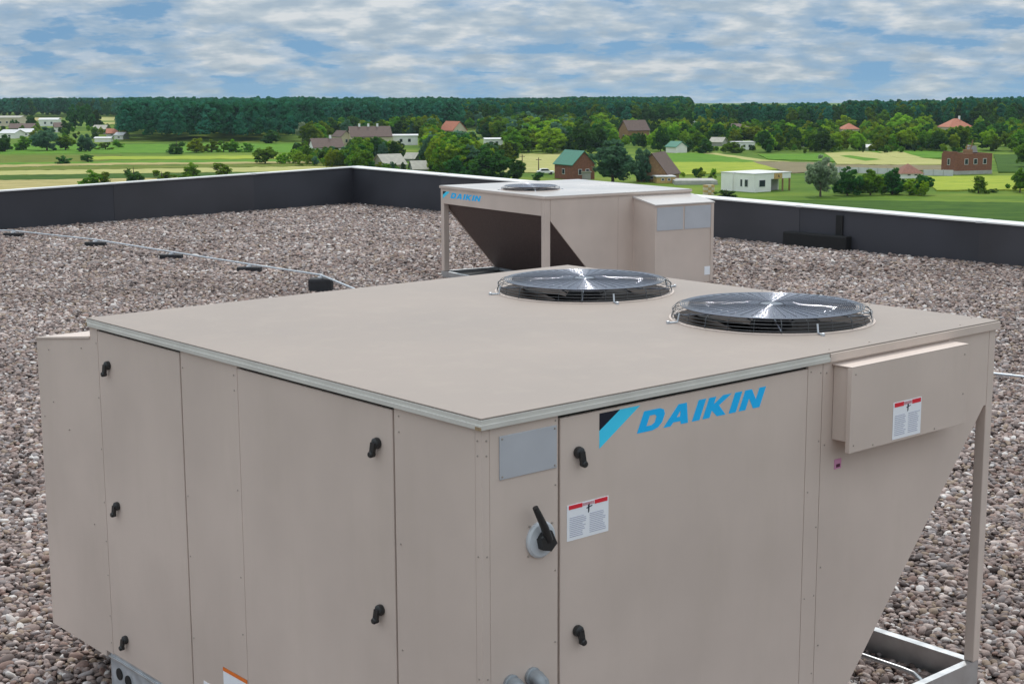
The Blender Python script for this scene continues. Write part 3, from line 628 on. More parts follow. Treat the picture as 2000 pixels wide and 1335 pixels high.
# ================================================================ the far unit
def far_unit():
    A, B, HT, zb = 2.30, 2.552, 1.264, 0.09
    AZ = math.radians(57.3)
    u = empty('rooftop_air_conditioner', (0.41, 18.42, DECK), PI/2-AZ, 'smaller tan rooftop air conditioner by the parapet with its open coil end in view', 'air conditioner', 'rooftop units')
    def part(name, m, fn, smooth=False, parent=None):
        k = MB(); fn(k); return k.build(name, m, parent or u, smooth)
    fc = (0.55, 1.15)
    circ = [(fc[0]+.38*math.cos(2*PI*j/48), fc[1]+.38*math.sin(2*PI*j/48)) for j in range(48)]
    lid = fill2d('lid', [[(-.01, -.01), (A+.01, -.01), (A+.01, B+.01), (-.01, B+.01)], circ], .006, LIDG, u); lid.location = (0, 0, HT-.003)
    tr = part('lid_trim', PAINT, lambda k: (k.box(-.015, 0, -.015, B+.015, HT-.035, HT-.007, .002), k.box(.001, A+.015, -.015, 0, HT-.035, HT-.007, .002), k.box(A, A+.015, .001, B+.015, HT-.035, HT-.007, .002)), parent=lid); tr.location = (0, 0, -(HT-.003))
    xb, hb = 0.86, 0.245         # bulkhead position, depth of the top band
    part('inner_cabinet', GASK, lambda k: k.box(xb+.03, A-.03, .03, B-.03, zb, HT-.04))
    part('end_band', PAINT, lambda k: k.box(0, .02, .082, B-.082, HT-hb, HT-.036, .003))
    for y0 in (0, B-.08): part('end_post', PAINT, lambda k: k.box(0, .08, y0, y0+.08, zb+.002, HT-.036, .004))
    for y0 in (.001, B-.021): part('condenser_side_panel', PAINT, lambda k: k.prism([(.083, HT-hb-.06), (.083, HT-.036), (1.12, HT-.036), (1.12, zb), (xb, zb)], 'y', y0, y0+.02))
    part('coil', COIL, lambda k: k.prism([(.05, HT-hb), (.11, HT-hb), (xb+.05, zb), (xb-.01, zb)], 'y', .03, B-.03))
    part('plenum_floor', DARK, lambda k: k.box(.03, xb+.03, .04, B-.04, HT-hb-.004, HT-hb+.001))
    part('side_panel', PAINT, lambda k: k.box(1.123, A, .001, .021, zb, HT-.036, .002))
    part('back_panel', PAINT, lambda k: k.box(1.123, A, B-.021, B-.001, zb, HT-.036, .002)); part('end_panel', PAINT, lambda k: k.box(A-.021, A, .022, B-.022, zb, HT-.036, .002))
    hood = part('intake_hood', PAINT, lambda k: k.prism([(0, .10), (-.46, .10), (-.46, 1.115), (0, 1.185)], 'x', 1.36, 2.30))
    part('hood_top', LIDG, lambda k: k.prism([(0, 1.187), (-.475, 1.115), (-.475, 1.130), (0, 1.210)], 'x', 1.345, 2.315), parent=hood)
    part('hood_corner_post', PAINT, lambda k: k.box(2.262, 2.306, -.468, -.461, .11, 1.11), parent=hood)
    for x0, x1 in ((1.385, 1.80), (1.83, 2.258)): part('filter_screen', PLATE, lambda k: k.box(x0, x1, -.466, -.459, .80, 1.09), parent=hood)
    part('sticker', PAPER, lambda k: k.box(2.17, 2.265, -.463, -.459, .19, .30), parent=hood)
    logo(u, FR((-.0002, B-.06, HT-.075), (0, -1, 0), (-1, 0, 0), (0, 0, 1)), .19, .10, .20, -.085, .80, .075)
    fan(u, fc[0], fc[1], HT, .385, .34, .055, False)
    for y0, yy in ((.004, 1), (B-.01, -1)): part('base_rail', GALVP, lambda k: k.box(0, A, y0, y0+.05*yy if yy > 0 else y0+.006, -.02, zb) if yy > 0 else k.box(0, A, y0-.044, y0+.006, -.02, zb))
    part('base_rail', GALVP, lambda k: k.box(0, .05, .056, B-.056, -.02, zb))
    part('roof_curb', GALV, lambda k: k.box(xb+.04, A-.02, .06, B-.06, -.02, zb-.004))
    part('base_sheet', MEMB2, lambda k: k.box(.055, xb+.03, .06, B-.06, -.02, .045))
far_unit()

# ================================================================ conduit on rubber blocks
def conduit():
    px = [(27, 463), (187, 481), (335, 506), (487, 531), (627, 568)]
    B5 = [at(x, y, DECK) for x, y in px]
    labs = ['low black rubber block under the conduit, leftmost of the row', 'low black rubber block under the conduit, second from the left', 'low black rubber block under the conduit, middle of the five',
            'low black rubber block under the conduit, fourth from the left', 'tall black rubber pipe support beside the lid of the near unit']
    d = (B5[3]-B5[1]).normalized(); ang = math.atan2(d.y, d.x)
    for i, p in enumerate(B5):
        big = i == 4
        r = empty('pipe_support', (p.x, p.y, DECK), ang+.75, labs[i], 'pipe support', 'rubber blocks under the conduit')
        if big: MB().box(-.15, .15, -.10, .10, -.02, .17, .03).build('block', RUBBER, r)
        else: MB().box(-.17, .17, -.065, .065, -.02, .075, .012).build('block', RUBBER, r)
        h = .17 if big else .075
        MB().box(-.03, .03, -.05, .05, h-.002, h+.02, .003).build('clamp', GALV, r)
    zc = DECK+.112
    P = [Vector((p.x, p.y, zc)) for p in B5]; P[4].z = DECK+.208
    pts = [at(-260, 458, DECK)+Vector((0, 0, .112)), at(-60, 460, DECK)+Vector((0, 0, .112)), P[0], P[0]+(P[1]-P[0])*.2, P[1], P[2], P[3], P[4]]
    e = P[4]+(P[4]-P[3]).normalized()*2.0; pts.append(Vector((e.x, e.y, zc-.05)))
    g1 = at(1945, 739, DECK); g2 = at(2060, 752, DECK)
    pts2 = [Vector((e.x, e.y, zc-.05)), Vector((e.x+.5, e.y-.5, DECK+.05))]
    o = MB().tube(pts, .013, 10).build('conduit_pipe', GALV, None, True); tag(o, 'thin galvanised conduit running over the gravel on rubber blocks at left', 'conduit')
    a = at(1700, 712, DECK); 
    o = MB().tube([Vector((a.x, a.y, DECK+.04)), Vector((g1.x, g1.y, DECK+.045)), Vector((g2.x, g2.y, DECK+.045)), Vector((g2.x+3, g2.y-.9, DECK+.045))], .012, 10).build('conduit_pipe', GALV, None, True)
    tag(o, 'thin grey conduit lying on the gravel right of the near unit', 'conduit')
conduit()

# ================================================================ trees
def leafmat(name, c1, c2, trans=0.5):
    m = bpy.data.materials.new(name); m.use_nodes = True; t = m.node_tree; t.nodes.clear()
    a = N(t, 'ShaderNodeAttribute', attribute_name='tint'); o = N(t, 'ShaderNodeObjectInfo')
    col = ramp(t, a.outputs['Fac'], [(0.0, c1), (1.0, c2)])
    hs = N(t, 'ShaderNodeHueSaturation'); t.links.new(col, hs.inputs['Color'])
    t.links.new(math_(t, 'ADD', math_(t, 'MULTIPLY', o.outputs['Random'], 0.05), 0.475), hs.inputs['Hue'])
    t.links.new(math_(t, 'ADD', math_(t, 'MULTIPLY', o.outputs['Random'], 0.55), 0.72), hs.inputs['Value'])
    d = N(t, 'ShaderNodeBsdfDiffuse'); tr = N(t, 'ShaderNodeBsdfTranslucent'); mx = N(t, 'ShaderNodeMixShader'); mx.inputs[0].default_value = trans
    t.links.new(hs.outputs[0], d.inputs[0]); t.links.new(hs.outputs[0], tr.inputs[0]); t.links.new(d.outputs[0], mx.inputs[1]); t.links.new(tr.outputs[0], mx.inputs[2])
    ou = N(t, 'ShaderNodeOutputMaterial'); t.links.new(mx.outputs[0], ou.inputs[0]); return m
LM = {'green': leafmat('leaf_green', (0.075, 0.175, 0.014), (0.20, 0.34, 0.028)), 'dark': leafmat('leaf_dark', (0.032, 0.105, 0.022), (0.085, 0.19, 0.036)),
      'bright': leafmat('leaf_bright', (0.19, 0.32, 0.016), (0.33, 0.46, 0.035)), 'silver': leafmat('leaf_silver', (0.19, 0.28, 0.15), (0.42, 0.52, 0.34)),
      'willow': leafmat('leaf_willow', (0.075, 0.19, 0.115), (0.16, 0.30, 0.18)), 'pine': leafmat('needle', (0.018, 0.105, 0.055), (0.045, 0.20, 0.095), 0.4)}
BARK = mat('bark', (0.09, 0.065, 0.045), 0.9, var=0.3, scale=3)
def leaves(name, C, Nn, size, tint, m):
    n = len(C); r = RNG.normal(size=(n, 3)); T1 = np.cross(Nn, r); T1 /= np.linalg.norm(T1, axis=1)[:, None]+1e-9; T2 = np.cross(Nn, T1); T2 /= np.linalg.norm(T2, axis=1)[:, None]+1e-9
    s = size[:, None]
    V = np.stack([C-T1*s*.5, C+T2*s*.38, C+T1*s*.5, C-T2*s*.38], 1).reshape(-1, 3)
    me = bpy.data.meshes.new(name); me.vertices.add(4*n); me.vertices.foreach_set('co', V.astype(np.float32).ravel())
    me.loops.add(4*n); me.loops.foreach_set('vertex_index', np.arange(4*n, dtype=np.int32)); me.polygons.add(n); me.polygons.foreach_set('loop_start', np.arange(0, 4*n, 4, dtype=np.int32))
    me.update(); me.validate()
    a = me.attributes.new('tint', 'FLOAT', 'FACE'); a.data.foreach_set('value', tint.astype(np.float32)); me.materials.append(m); return me
def crown_broad(seed, m, nc=92, per=40, squash=1.0):
    # unit tree: height 1, crown radius about 0.43; leaves in uneven clumps, skirts reaching almost to the ground
    r = np.random.default_rng(seed); C = []; NN = []; Tt = []
    cz = 0.53
    ns = int(r.integers(4, 7)); sub = []
    for j in range(ns):
        an = 2*PI*(j+r.uniform(0, .7))/ns; rr = r.uniform(.10, .22) if j else 0.04
        zz = r.uniform(.26, .62) if j else .66
        sub.append((math.cos(an)*rr, math.sin(an)*rr, zz, r.uniform(.17, .25), (r.uniform(.2, .3) if j else .31)))
    for i in range(nc):
        sx, sy, sz, sr, sh = sub[i % ns]
        d = r.normal(size=3); d /= np.linalg.norm(d); rad = r.uniform(0.25, 1.0)**0.45
        c = np.array([sx+d[0]*sr*rad, sy+d[1]*sr*rad, max(.05, sz+d[2]*sh*rad)])
        cs = r.uniform(0.05, 0.10); tone = r.uniform(0, 1)
        q = r.normal(size=(per, 3)); q /= np.linalg.norm(q, axis=1)[:, None]
        C.append(c+q*cs*r.uniform(.5, 1.1, (per, 1))*np.array([1, 1, .8])); NN.append(q+r.normal(size=(per, 3))*.5); Tt.append(np.clip(tone*.6+r.uniform(0, .5, per), 0, 1))
    C = np.concatenate(C); NN = np.concatenate(NN); Tt = np.concatenate(Tt)
    C[:, 2] = np.maximum(C[:, 2], .015)
    return leaves('crown', C, NN, r.uniform(.05, .095, len(C)), Tt, m)
def trunk_broad(seed):
    r = random.Random(seed); b = MB(); b.tube([(0, 0, -.01), (.004, .003, .2), (-.004, .004, .5), (0, 0, .75)], [.030, .022, .015, .005], 7)
    for i in range(6):
        a = r.uniform(0, 2*PI); z = r.uniform(.22, .45); l = r.uniform(.16, .3)
        b.tube([(0, 0, z), (math.cos(a)*l*.5, math.sin(a)*l*.5, z+l*.4), (math.cos(a)*l, math.sin(a)*l, z+l*.9)], [.011, .008, .003], 5)
    return b
def crown_pine(seed, m, nb=9, per=52):
    r = np.random.default_rng(seed); C = []; NN = []; Tt = []
    for i in range(nb*3):
        z = 0.36+0.62*(i+.5)/(nb*3); rr = (0.30*(1-((z-.36)/.66)**1.6)+.02)*r.uniform(.6, 1.1); a = r.uniform(0, 2*PI)
        c = np.array([math.cos(a)*rr*.62, math.sin(a)*rr*.62, z]); cs = .055+rr*.25; tone = r.uniform(0, 1)
        q = r.normal(size=(per//2, 3)); q /= np.linalg.norm(q, axis=1)[:, None]
        C.append(c+q*cs*np.array([1, 1, .6])); NN.append(q+np.array([0, 0, .3])); Tt.append(np.clip(tone*.7+r.uniform(0, .4, per//2), 0, 1))
    C = np.concatenate(C); NN = np.concatenate(NN); Tt = np.concatenate(Tt)
    return leaves('crown', C, NN, r.uniform(.06, .11, len(C)), Tt, m)
CR = {k: [crown_broad(10*j+i, LM[k]) for i in range(3)] for j, k in enumerate(('green', 'dark', 'bright', 'silver', 'willow'))}
CR['pine'] = [crown_pine(200+i, LM['pine']) for i in range(4)]
BUSHC = {k: [crown_broad(300+10*j+i, LM[k], 34, 40) for i in range(2)] for j, k in enumerate(('green', 'dark'))}
TRB = [trunk_broad(i).build('trunk', BARK).data for i in range(3)]
TRP = MB().tube([(0, 0, -.01), (.003, 0, .4), (0, 0, .95)], [.020, .014, .003], 7).build('trunk', BARK).data
for o in [o for o in COL.objects if o.name.startswith('trunk')]: bpy.data.objects.remove(o)
tcount = [0]
def tree(x, ybase, wpx, hpx, kind, label, name='tree', cat='tree', group=None, bush=False, dist=None):
    p = at(x, ybase, 0.0) if dist is None else at_dist(x, dist)
    k = p.y/FPX*1.0
    hm, wm = hpx*k, wpx*k
    if bush: hm *= 1.12; wm *= 1.3
    i = tcount[0]; tcount[0] += 1
    r = empty(name, (p.x, p.y, 0), random.uniform(0, 6.28), label, cat, group, scale=(wm/.86, wm/.86, hm))
    crs = CR[kind] if not bush else BUSHC.get(kind, CR[kind])
    c = bpy.data.objects.new('crown', crs[i % len(crs)]); COL.objects.link(c); c.parent = r
    c.location = (0, 0, -.06); c.scale = (1, 1, 1.06)
    if bush: c.location = (0, 0, -.22); c.scale = (1, 1, 1.25)
    t = bpy.data.objects.new('trunk', TRP if kind == 'pine' else TRB[i % 3]); COL.objects.link(t); t.parent = r
    return r
# bushes showing over the left parapet
SHR = 'shrubs showing over the left parapet'
tree(181, 374, 56, 38, 'green', 'leftmost low green bush showing just above the left parapet', 'bush', 'bush', SHR, True)
tree(205, 374, 38, 42, 'green', 'small pointed bush against the second gap of the left parapet', 'bush', 'bush', SHR, True)
tree(262, 368, 50, 50, 'dark', 'tall dark green bush showing above the left parapet', 'bush', 'bush', SHR, True)
tree(316, 362, 54, 33, 'green', 'wide low bush above the left parapet, right of the tall dark one', 'bush', 'bush', SHR, True)
tree(366, 360, 58, 37, 'green', 'double topped bush above the left parapet in the pale field', 'bush', 'bush', SHR, True)
tree(432, 354, 52, 39, 'green', 'rightmost bush above the left parapet before the roof corner', 'bush', 'bush', SHR, True)
FB = 'bushes in the striped fields'
tree(123, 320, 34, 20, 'dark', 'small dark bush alone in the left striped field', 'bush', 'bush', FB, True)
tree(172, 317, 30, 16, 'dark', 'small low bush right of the lone field bush', 'bush', 'bush', FB, True)
tree(346, 301, 42, 31, 'dark', 'big dark round bush at the edge of the pine wood', 'bush', 'bush', FB, True)
tree(384, 298, 38, 27, 'bright', 'pale green bush right of the big dark round bush', 'bush', 'bush', FB, True)
for i, (x, h) in enumerate(((413, 22), (437, 24), (460, 22), (484, 20))):
    tree(x, 297, 32, h, 'green', ('leftmost bush of the hedge row before the pine wood', 'second bush from the left in the hedge row before the pine wood', 'third bush from the left in the hedge row before the pine wood', 'rightmost bush of the hedge row before the pine wood')[i], 'bush', 'bush', 'hedge row before the pine wood', True)
tree(518, 320, 54, 37, 'green', 'round green tree standing alone in the field before the pine wood')
tree(553, 320, 26, 21, 'bright', 'small pale bush right of the lone round tree', 'bush', 'bush', FB, True)
tree(598, 320, 44, 40, 'green', 'leafy tree at the left end of the village belt')
tree(531, 280, 44, 26, 'dark', 'dark broad tree at the foot of the pine wood')
tree(592, 281, 34, 42, 'silver', 'tall pale poplar in front of the dark pine wood')
tree(617, 281, 26, 24, 'green', 'small tree right of the tall pale poplar')
LV = 'trees of the left village'
tree(10, 296, 40, 34, 'dark', 'dark tree at the left edge of the picture before the village', group=LV)
tree(46, 293, 46, 28, 'green', 'low green tree between the left edge and the big pale tree', group=LV)
tree(92, 294, 62, 46, 'willow', 'big pale green tree before the left village', group=LV)
tree(128, 293, 46, 32, 'green', 'mid green tree right of the big pale tree of the left village', group=LV)
tree(168, 296, 46, 36, 'willow', 'rounded grey green tree before the white sheds', group=LV)
tree(206, 292, 34, 16, 'green', 'low bush under the white sheds of the left village', 'bush', 'bush', LV, True)
tree(232, 288, 26, 14, 'green', 'small bush right of the white sheds', 'bush', 'bush', LV, True)
for i, (x, b, w_, h) in enumerate(((28, 255, 26, 22), (62, 254, 30, 30), (128, 262, 30, 28), (147, 250, 40, 46), (170, 252, 36, 50), (188, 250, 30, 36))):
    tree(x, b, w_, h, 'dark', ('dark tree behind the brown roofed house of the left village', 'dark tree between the beige block and the white block', 'dark tree right of the small white house in the left village', 'tallest dark tree left of the straw field', 'dark tall tree beside the straw field, right of the tallest one', 'dark tree nearest the straw field behind the left village')[i], group='dark trees of the left village')
# middle
tree(955, 352, 96, 66, 'dark', 'big dark round tree behind the far unit at its left')
tree(1010, 356, 60, 50, 'dark', 'dark tree right of the big dark round tree', dist=338)
tree(862, 338, 56, 66, 'green', 'tall green tree left of the big dark round tree')
tree(905, 340, 40, 44, 'green', 'slim green tree between the tall green and the big dark tree')
tree(1050, 356, 30, 22, 'dark', 'dark low bush behind the fan of the far unit', 'bush', 'bush', None, True)
tree(1197, 358, 112, 84, 'willow', 'large blue green willow between the two brick houses')
tree(1250, 356, 54, 70, 'willow', 'smaller grey green willow before the brown gable house', dist=343)
tree(1418, 386, 48, 20, 'dark', 'low dark bush at the right end of the far unit', 'bush', 'bush', None, True)
tree(1602, 384, 72, 86, 'silver', 'tall silvery willow right of the white block house')
RT_ = 'dark trees right of the silvery willow'
tree(1655, 382, 60, 58, 'dark', 'dark tree just right of the silvery willow', group=RT_)
tree(1700, 381, 62, 54, 'green', 'mid green tree, second right of the silvery willow', group=RT_)
tree(1743, 380, 56, 54, 'dark', 'dark upright tree in front of the red hipped roof', group=RT_)
tree(1776, 381, 36, 36, 'bright', 'small pale tree between two dark ones by the red hipped roof', group=RT_)
tree(1805, 381, 50, 40, 'dark', 'rightmost tree of the dark row by the yellow field', group=RT_)
tree(1911, 377, 44, 36, 'green', 'round clipped bush alone in the yellow field', 'bush', 'bush', None, True)
tree(1940, 376, 22, 10, 'dark', 'tiny low bush right of the round clipped bush', 'bush', 'bush', None, True)
tree(1992, 376, 44, 52, 'green', 'green tree cut by the right edge of the picture')
tree(1755, 268, 62, 48, 'bright', 'bright rounded tree at the foot of the right wood')
tree(1650, 262, 48, 40, 'bright', 'bright tree above the small red roof')
tree(1595, 272, 60, 34, 'green', 'broad green tree left of the small red roof', group='trees of the right village')
tree(1500, 280, 40, 44, 'dark', 'dark tall tree right of the two storey house', group='trees of the right village')
tree(1135, 300, 60, 66, 'dark', 'dark bushy tree behind the green roofed brick house')
tree(1075, 300, 80, 56, 'bright', 'bright wide tree above the pale meadow')
tree(1010, 298, 70, 56, 'green', 'wide green tree at the left of the pale meadow')
tree(1290, 296, 36, 52, 'dark', 'dark slim tree left of the green hut')
tree(1345, 296, 30, 24, 'dark', 'small dark tree right of the green hut')
tree(1378, 300, 40, 30, 'dark', 'dark bushy tree left of the two storey house')
tree(1425, 300, 50, 22, 'green', 'low green tree under the long white shed', dist=486)

# houses keep these picture rectangles clear of filler trees
KEEP = [(655, 240, 765, 284), (606, 268, 668, 298), (763, 260, 818, 282), (868, 236, 915, 270), (942, 264, 982, 284), (732, 298, 786, 326), (794, 298, 818, 312), (802, 316, 832, 334),
        (1092, 288, 1152, 348), (1243, 295, 1322, 352), (1300, 276, 1338, 298), (1390, 240, 1470, 294), (1212, 232, 1268, 276), (1640, 240, 1675, 260), (1836, 232, 1895, 254), (1850, 288, 1950, 342), (1745, 308, 1805, 348), (0, 224, 260, 275), (985, 302, 1115, 338)]
def belt(name, polys, protos, hrange, n, label, seed):
    r = np.random.default_rng(seed); P = []; S = []; I = []
    for (x0, x1, y0, y1, cnt, *hr) in polys:
        got = 0; tries = 0
        while got < cnt and tries < cnt*30:
            tries += 1
            x = r.uniform(x0, x1); y = 1/r.uniform(1/y1, 1/y0) if y0 > 170 else r.uniform(y0, y1)
            p = at(x, y, 0); h = r.uniform(*(hr or hrange)); wd = h*r.uniform(.75, 1.15)
            k = FPX/p.y; bb = (x-wd*k*.45, y-h*k, x+wd*k*.45, y)
            bad = False
            for q in KEEP:
                ox = min(bb[2], q[2])-max(bb[0], q[0]); oy = min(bb[3], q[3])-max(bb[1], q[1])
                if ox > 0 and oy > (q[3]-q[1])*.42 and y > q[3]-14 and bb[1] < q[3]-6: bad = True
            if bad: continue
            got += 1; P.append((p.x, p.y, ground_z(p.y))); S.append((wd/.86, wd/.86, h)); I.append(r.integers(0, len(protos)))
    n = len(P); R = np.c_[np.zeros(n), np.zeros(n), r.uniform(0, 6.28, n)]
    return scatter(name, P, S, R, I, protos, label, 'trees')
def proto(kind, i):
    o = bpy.data.objects.new('tree_piece', CR[kind][i]); return o
belt('village_trees', [(575, 740, 296, 326, 110, 2.2, 4.6), (610, 680, 298, 306, 14, 1.5, 2.8), (660, 770, 284, 294, 30, 2, 4), (735, 830, 326, 342, 22, 1.5, 3.5), (860, 920, 270, 284, 12, 2, 5), (640, 800, 298, 328, 90, 3.5, 7), (820, 1010, 285, 345, 90, 6, 10), (700, 880, 285, 340, 130), (600, 900, 266, 290, 90), (800, 1000, 262, 330, 150), (960, 1170, 266, 298, 110), (900, 1200, 252, 275, 90), (820, 1000, 320, 350, 40)],
     [proto('green', 0), proto('green', 1), proto('bright', 0), proto('dark', 1), proto('green', 2), proto('willow', 2), proto('bright', 1), proto('dark', 2)], (5.5, 9.5), 0, 'green leafy trees filling the village between the houses in the middle', 5)
belt('orchard_trees', [(1215, 1265, 276, 290, 16, 2.5, 5), (1390, 1480, 272, 282, 20, 1.5, 3.5), (1330, 1480, 293, 300, 20, 1.2, 2.5), (1640, 1680, 262, 276, 10, 2, 4.5), (1835, 1900, 258, 276, 22, 2, 4.5), (1500, 1900, 292, 300, 60, 1.5, 3), (1632, 1828, 371, 383, 46, 1.4, 3.4), (1955, 2100, 366, 378, 12, 1.5, 3.5), (0, 260, 252, 276, 40, 1.5, 4.5), (1150, 1420, 256, 296, 120), (1400, 1640, 262, 298, 130), (1600, 1860, 258, 296, 150), (1780, 2150, 252, 297, 180), (1950, 2150, 322, 338, 16), (1840, 1960, 338, 346, 8), (1330, 1400, 340, 352, 14, 1.2, 2.2)],
     [proto('green', 0), proto('dark', 1), proto('green', 1), proto('green', 2), proto('dark', 0), proto('bright', 1), proto('bright', 2)], (4.5, 8), 0, 'dark green leafy trees and shrubs filling the side villages', 6)
def wood(name, zones, label, seed, protos):
    r = np.random.default_rng(seed); P = []; S = []; I = []
    for (x0, x1, d0, d1, sp, h0, h1) in zones:
        area = abs(x1-x0)/FPX*(d0+d1)/2*(d1-d0); n = int(area/(sp*sp))
        xs = r.uniform(x0, x1, n); ds = np.sqrt(r.uniform(d0*d0, d1*d1, n))
        for x, d in zip(xs, ds):
            h = r.uniform(h0, h1); wd = h*r.uniform(.5, .72); P.append(((x-CX)/FPX*d, d, ground_z(d))); S.append((wd/.6, wd/.6, h)); I.append(r.integers(0, len(protos)))
    n = len(P); R = np.c_[np.zeros(n), np.zeros(n), r.uniform(0, 6.28, n)]; print(name, n)
    return scatter(name, P, S, R, I, protos, label, 'forest')
PINES = [proto('pine', i) for i in range(4)]
wood('pine_wood', [(252, 575, 612, 700, 5.0, 12.0, 15.5), (258, 620, 690, 1000, 6.5, 12.5, 15), (560, 900, 700, 1000, 6.0, 11.5, 14.5), (300, 640, 598, 614, 5, 8, 12)], 'dense dark pine wood behind the fields left of the middle', 21, PINES)
wood('far_wood', [(-250, 330, 1160, 1500, 8, 12, 15), (240, 1345, 1000, 1500, 9, 11, 13.5), (-250, 1335, 1500, 1900, 14, 10.5, 13), (1330, 1650, 900, 1000, 8, 7.5, 9.4), (1640, 1850, 900, 1100, 8, 9, 10.8), (1840, 2250, 900, 1100, 8, 10.5, 12.5)], 'long dark green wood along the whole skyline', 22, [proto('pine', i) for i in range(4)]+[proto('dark', 1)])
wood('mixed_wood', [(880, 1345, 760, 1000, 6.5, 10.5, 13.2), (1340, 1700, 730, 900, 6.5, 8.5, 11.4), (1650, 1850, 720, 900, 6.5, 10, 12.6), (1840, 2250, 720, 900, 6.5, 11, 14), (1100, 1335, 1000, 1200, 7, 12, 14)], 'green mixed wood behind the village on the right', 23, [proto('pine', 0), proto('pine', 2), proto('dark', 0), proto('dark', 2), proto('green', 1), proto('pine', 3)])

# ================================================================ houses
HM = {'white': mat('house_white', (0.86, 0.85, 0.82), 0.8, var=.04, scale=.5), 'cream': mat('house_cream', (0.66, 0.56, 0.42), 0.8, var=.05, scale=.5), 'brick': mat('house_brick', (0.22, 0.085, 0.05), 0.85, var=.18, scale=2.5),
      'orange': mat('house_orange_brick', (0.36, 0.16, 0.07), 0.85, var=.15, scale=2.5), 'grey': mat('house_grey', (0.36, 0.35, 0.33), 0.85, var=.08, scale=.8), 'wood': mat('house_wood', (0.30, 0.17, 0.08), 0.85, var=.15, scale=2),
      'r_brown': mat('roof_brown', (0.12, 0.075, 0.06), 0.8, var=.2, scale=2), 'r_rust': mat('roof_rust', (0.24, 0.10, 0.065), 0.8, var=.2, scale=2), 'r_red': mat('roof_red', (0.42, 0.14, 0.075), 0.75, var=.15, scale=2), 'r_green': mat('roof_green', (0.06, 0.22, 0.15), 0.6, var=.1, scale=2),
      'r_grey': mat('roof_grey', (0.40, 0.38, 0.32), 0.8, var=.12, scale=1), 'r_pale': mat('roof_pale', (0.6, 0.6, 0.6), 0.6, var=.05, scale=1), 'glass': mat('window_glass', (0.03, 0.04, 0.05), 0.12), 'frame': mat('window_frame', (0.7, 0.7, 0.7), 0.6), 'conc': mat('concrete', (0.40, 0.39, 0.36), 0.9, var=.12, scale=1),
      'yel': mat('timber_yellow', (0.55, 0.36, 0.14), 0.8, var=.15, scale=3), 'door': mat('door_brown', (0.10, 0.055, 0.035), 0.6)}
def part(name, m, parent, fn):
    k = MB(); fn(k); return k.build(name, HM[m] if isinstance(m, str) else m, parent)
def window(wall, x, y, z, wd, ht, face):     # face: 'f' front (-y) or 'l' left (-x)
    if face == 'f':
        f = part('window', 'frame', wall, lambda k: k.box(x-wd/2, x+wd/2, y-.06, y+.02, z, z+ht)); part('pane', 'glass', f, lambda k: k.box(x-wd/2+.1, x+wd/2-.1, y-.075, y-.05, z+.1, z+ht-.1))
    else:
        f = part('window', 'frame', wall, lambda k: k.box(x-.06, x+.02, y-wd/2, y+wd/2, z, z+ht)); part('pane', 'glass', f, lambda k: k.box(x-.075, x-.05, y-wd/2+.1, y+wd/2-.1, z+.1, z+ht-.1))
def house(x, yb, wpx, hpx, roofpx, depth, rot, wm, rm, label, ridge='x', wins=(1, 1), chim=0, hip=False, name='house', cat='house', group=None, chim_m='white'):
    p = at(x, yb, 0.0); k = p.y/FPX; w_ = wpx*k; h = hpx*k; rh = roofpx*k; d = depth
    r = empty(name, (p.x, p.y, 0), math.radians(rot), label, cat, group)
    X, Y = w_/2, d/2; ov = .35
    def wallf(q):
        q.box(-X, X, -Y, Y, -.2, h)
        if not hip and rh > .3:
            if ridge == 'x': q.prism([(-Y+.02, h), (Y-.02, h), (0, h+rh-.12)], 'x', -X+.02, X-.02)
            else: q.prism([(-X+.02, h), (X-.02, h), (0, h+rh-.12)], 'y', -Y+.02, Y-.02)
    wl = part('wall', wm, r, wallf)
    def roof(q):
        if rh <= .3: q.box(-X-.2, X+.2, -Y-.2, Y+.2, h, h+.25); return
        if hip:
            c = min(X, Y)*.95; q.add([(-X-ov, -Y-ov, h), (X+ov, -Y-ov, h), (X+ov, Y+ov, h), (-X-ov, Y+ov, h), (-X+c, 0, h+rh), (X-c, 0, h+rh)], [(0, 1, 5, 4), (1, 2, 5), (2, 3, 4, 5), (3, 0, 4), (3, 2, 1, 0)]); return
        S = X if ridge == 'y' else Y; L_ = (Y if ridge == 'y' else X)+ov; sl = rh/S; z0 = h-ov*sl
        for sg in (-1, 1): q.prism([(sg*(S+ov), z0), (0, h+rh), (0, h+rh+.16), (sg*(S+ov), z0+.16)], 'y' if ridge == 'y' else 'x', -L_, L_)
    ro = part('roof', rm, r, roof)
    for i in range(chim):
        cx = -X*.5+X*i*.9/max(1, chim-1) if chim > 1 else X*.3
        cy = .0 if ridge == 'x' else 0
        part('chimney', chim_m, ro, lambda q: q.box(cx-.35, cx+.35, cy-.3, cy+.3, h+rh*.5, h+rh+1.1))
    nf, nl = wins; zz = max(.6, h*.32); wh = min(1.3, h*.4)
    for i in range(nf): window(wl, -X+2*X*(i+1)/(nf+1), -Y, zz, min(1.2, 2*X/(nf+1)*.5), wh, 'f')
    for i in range(nl): window(wl, -X, -Y+2*Y*(i+1)/(nl+1), zz, min(1.2, 2*Y/(nl+1)*.5), wh, 'l')
    return r
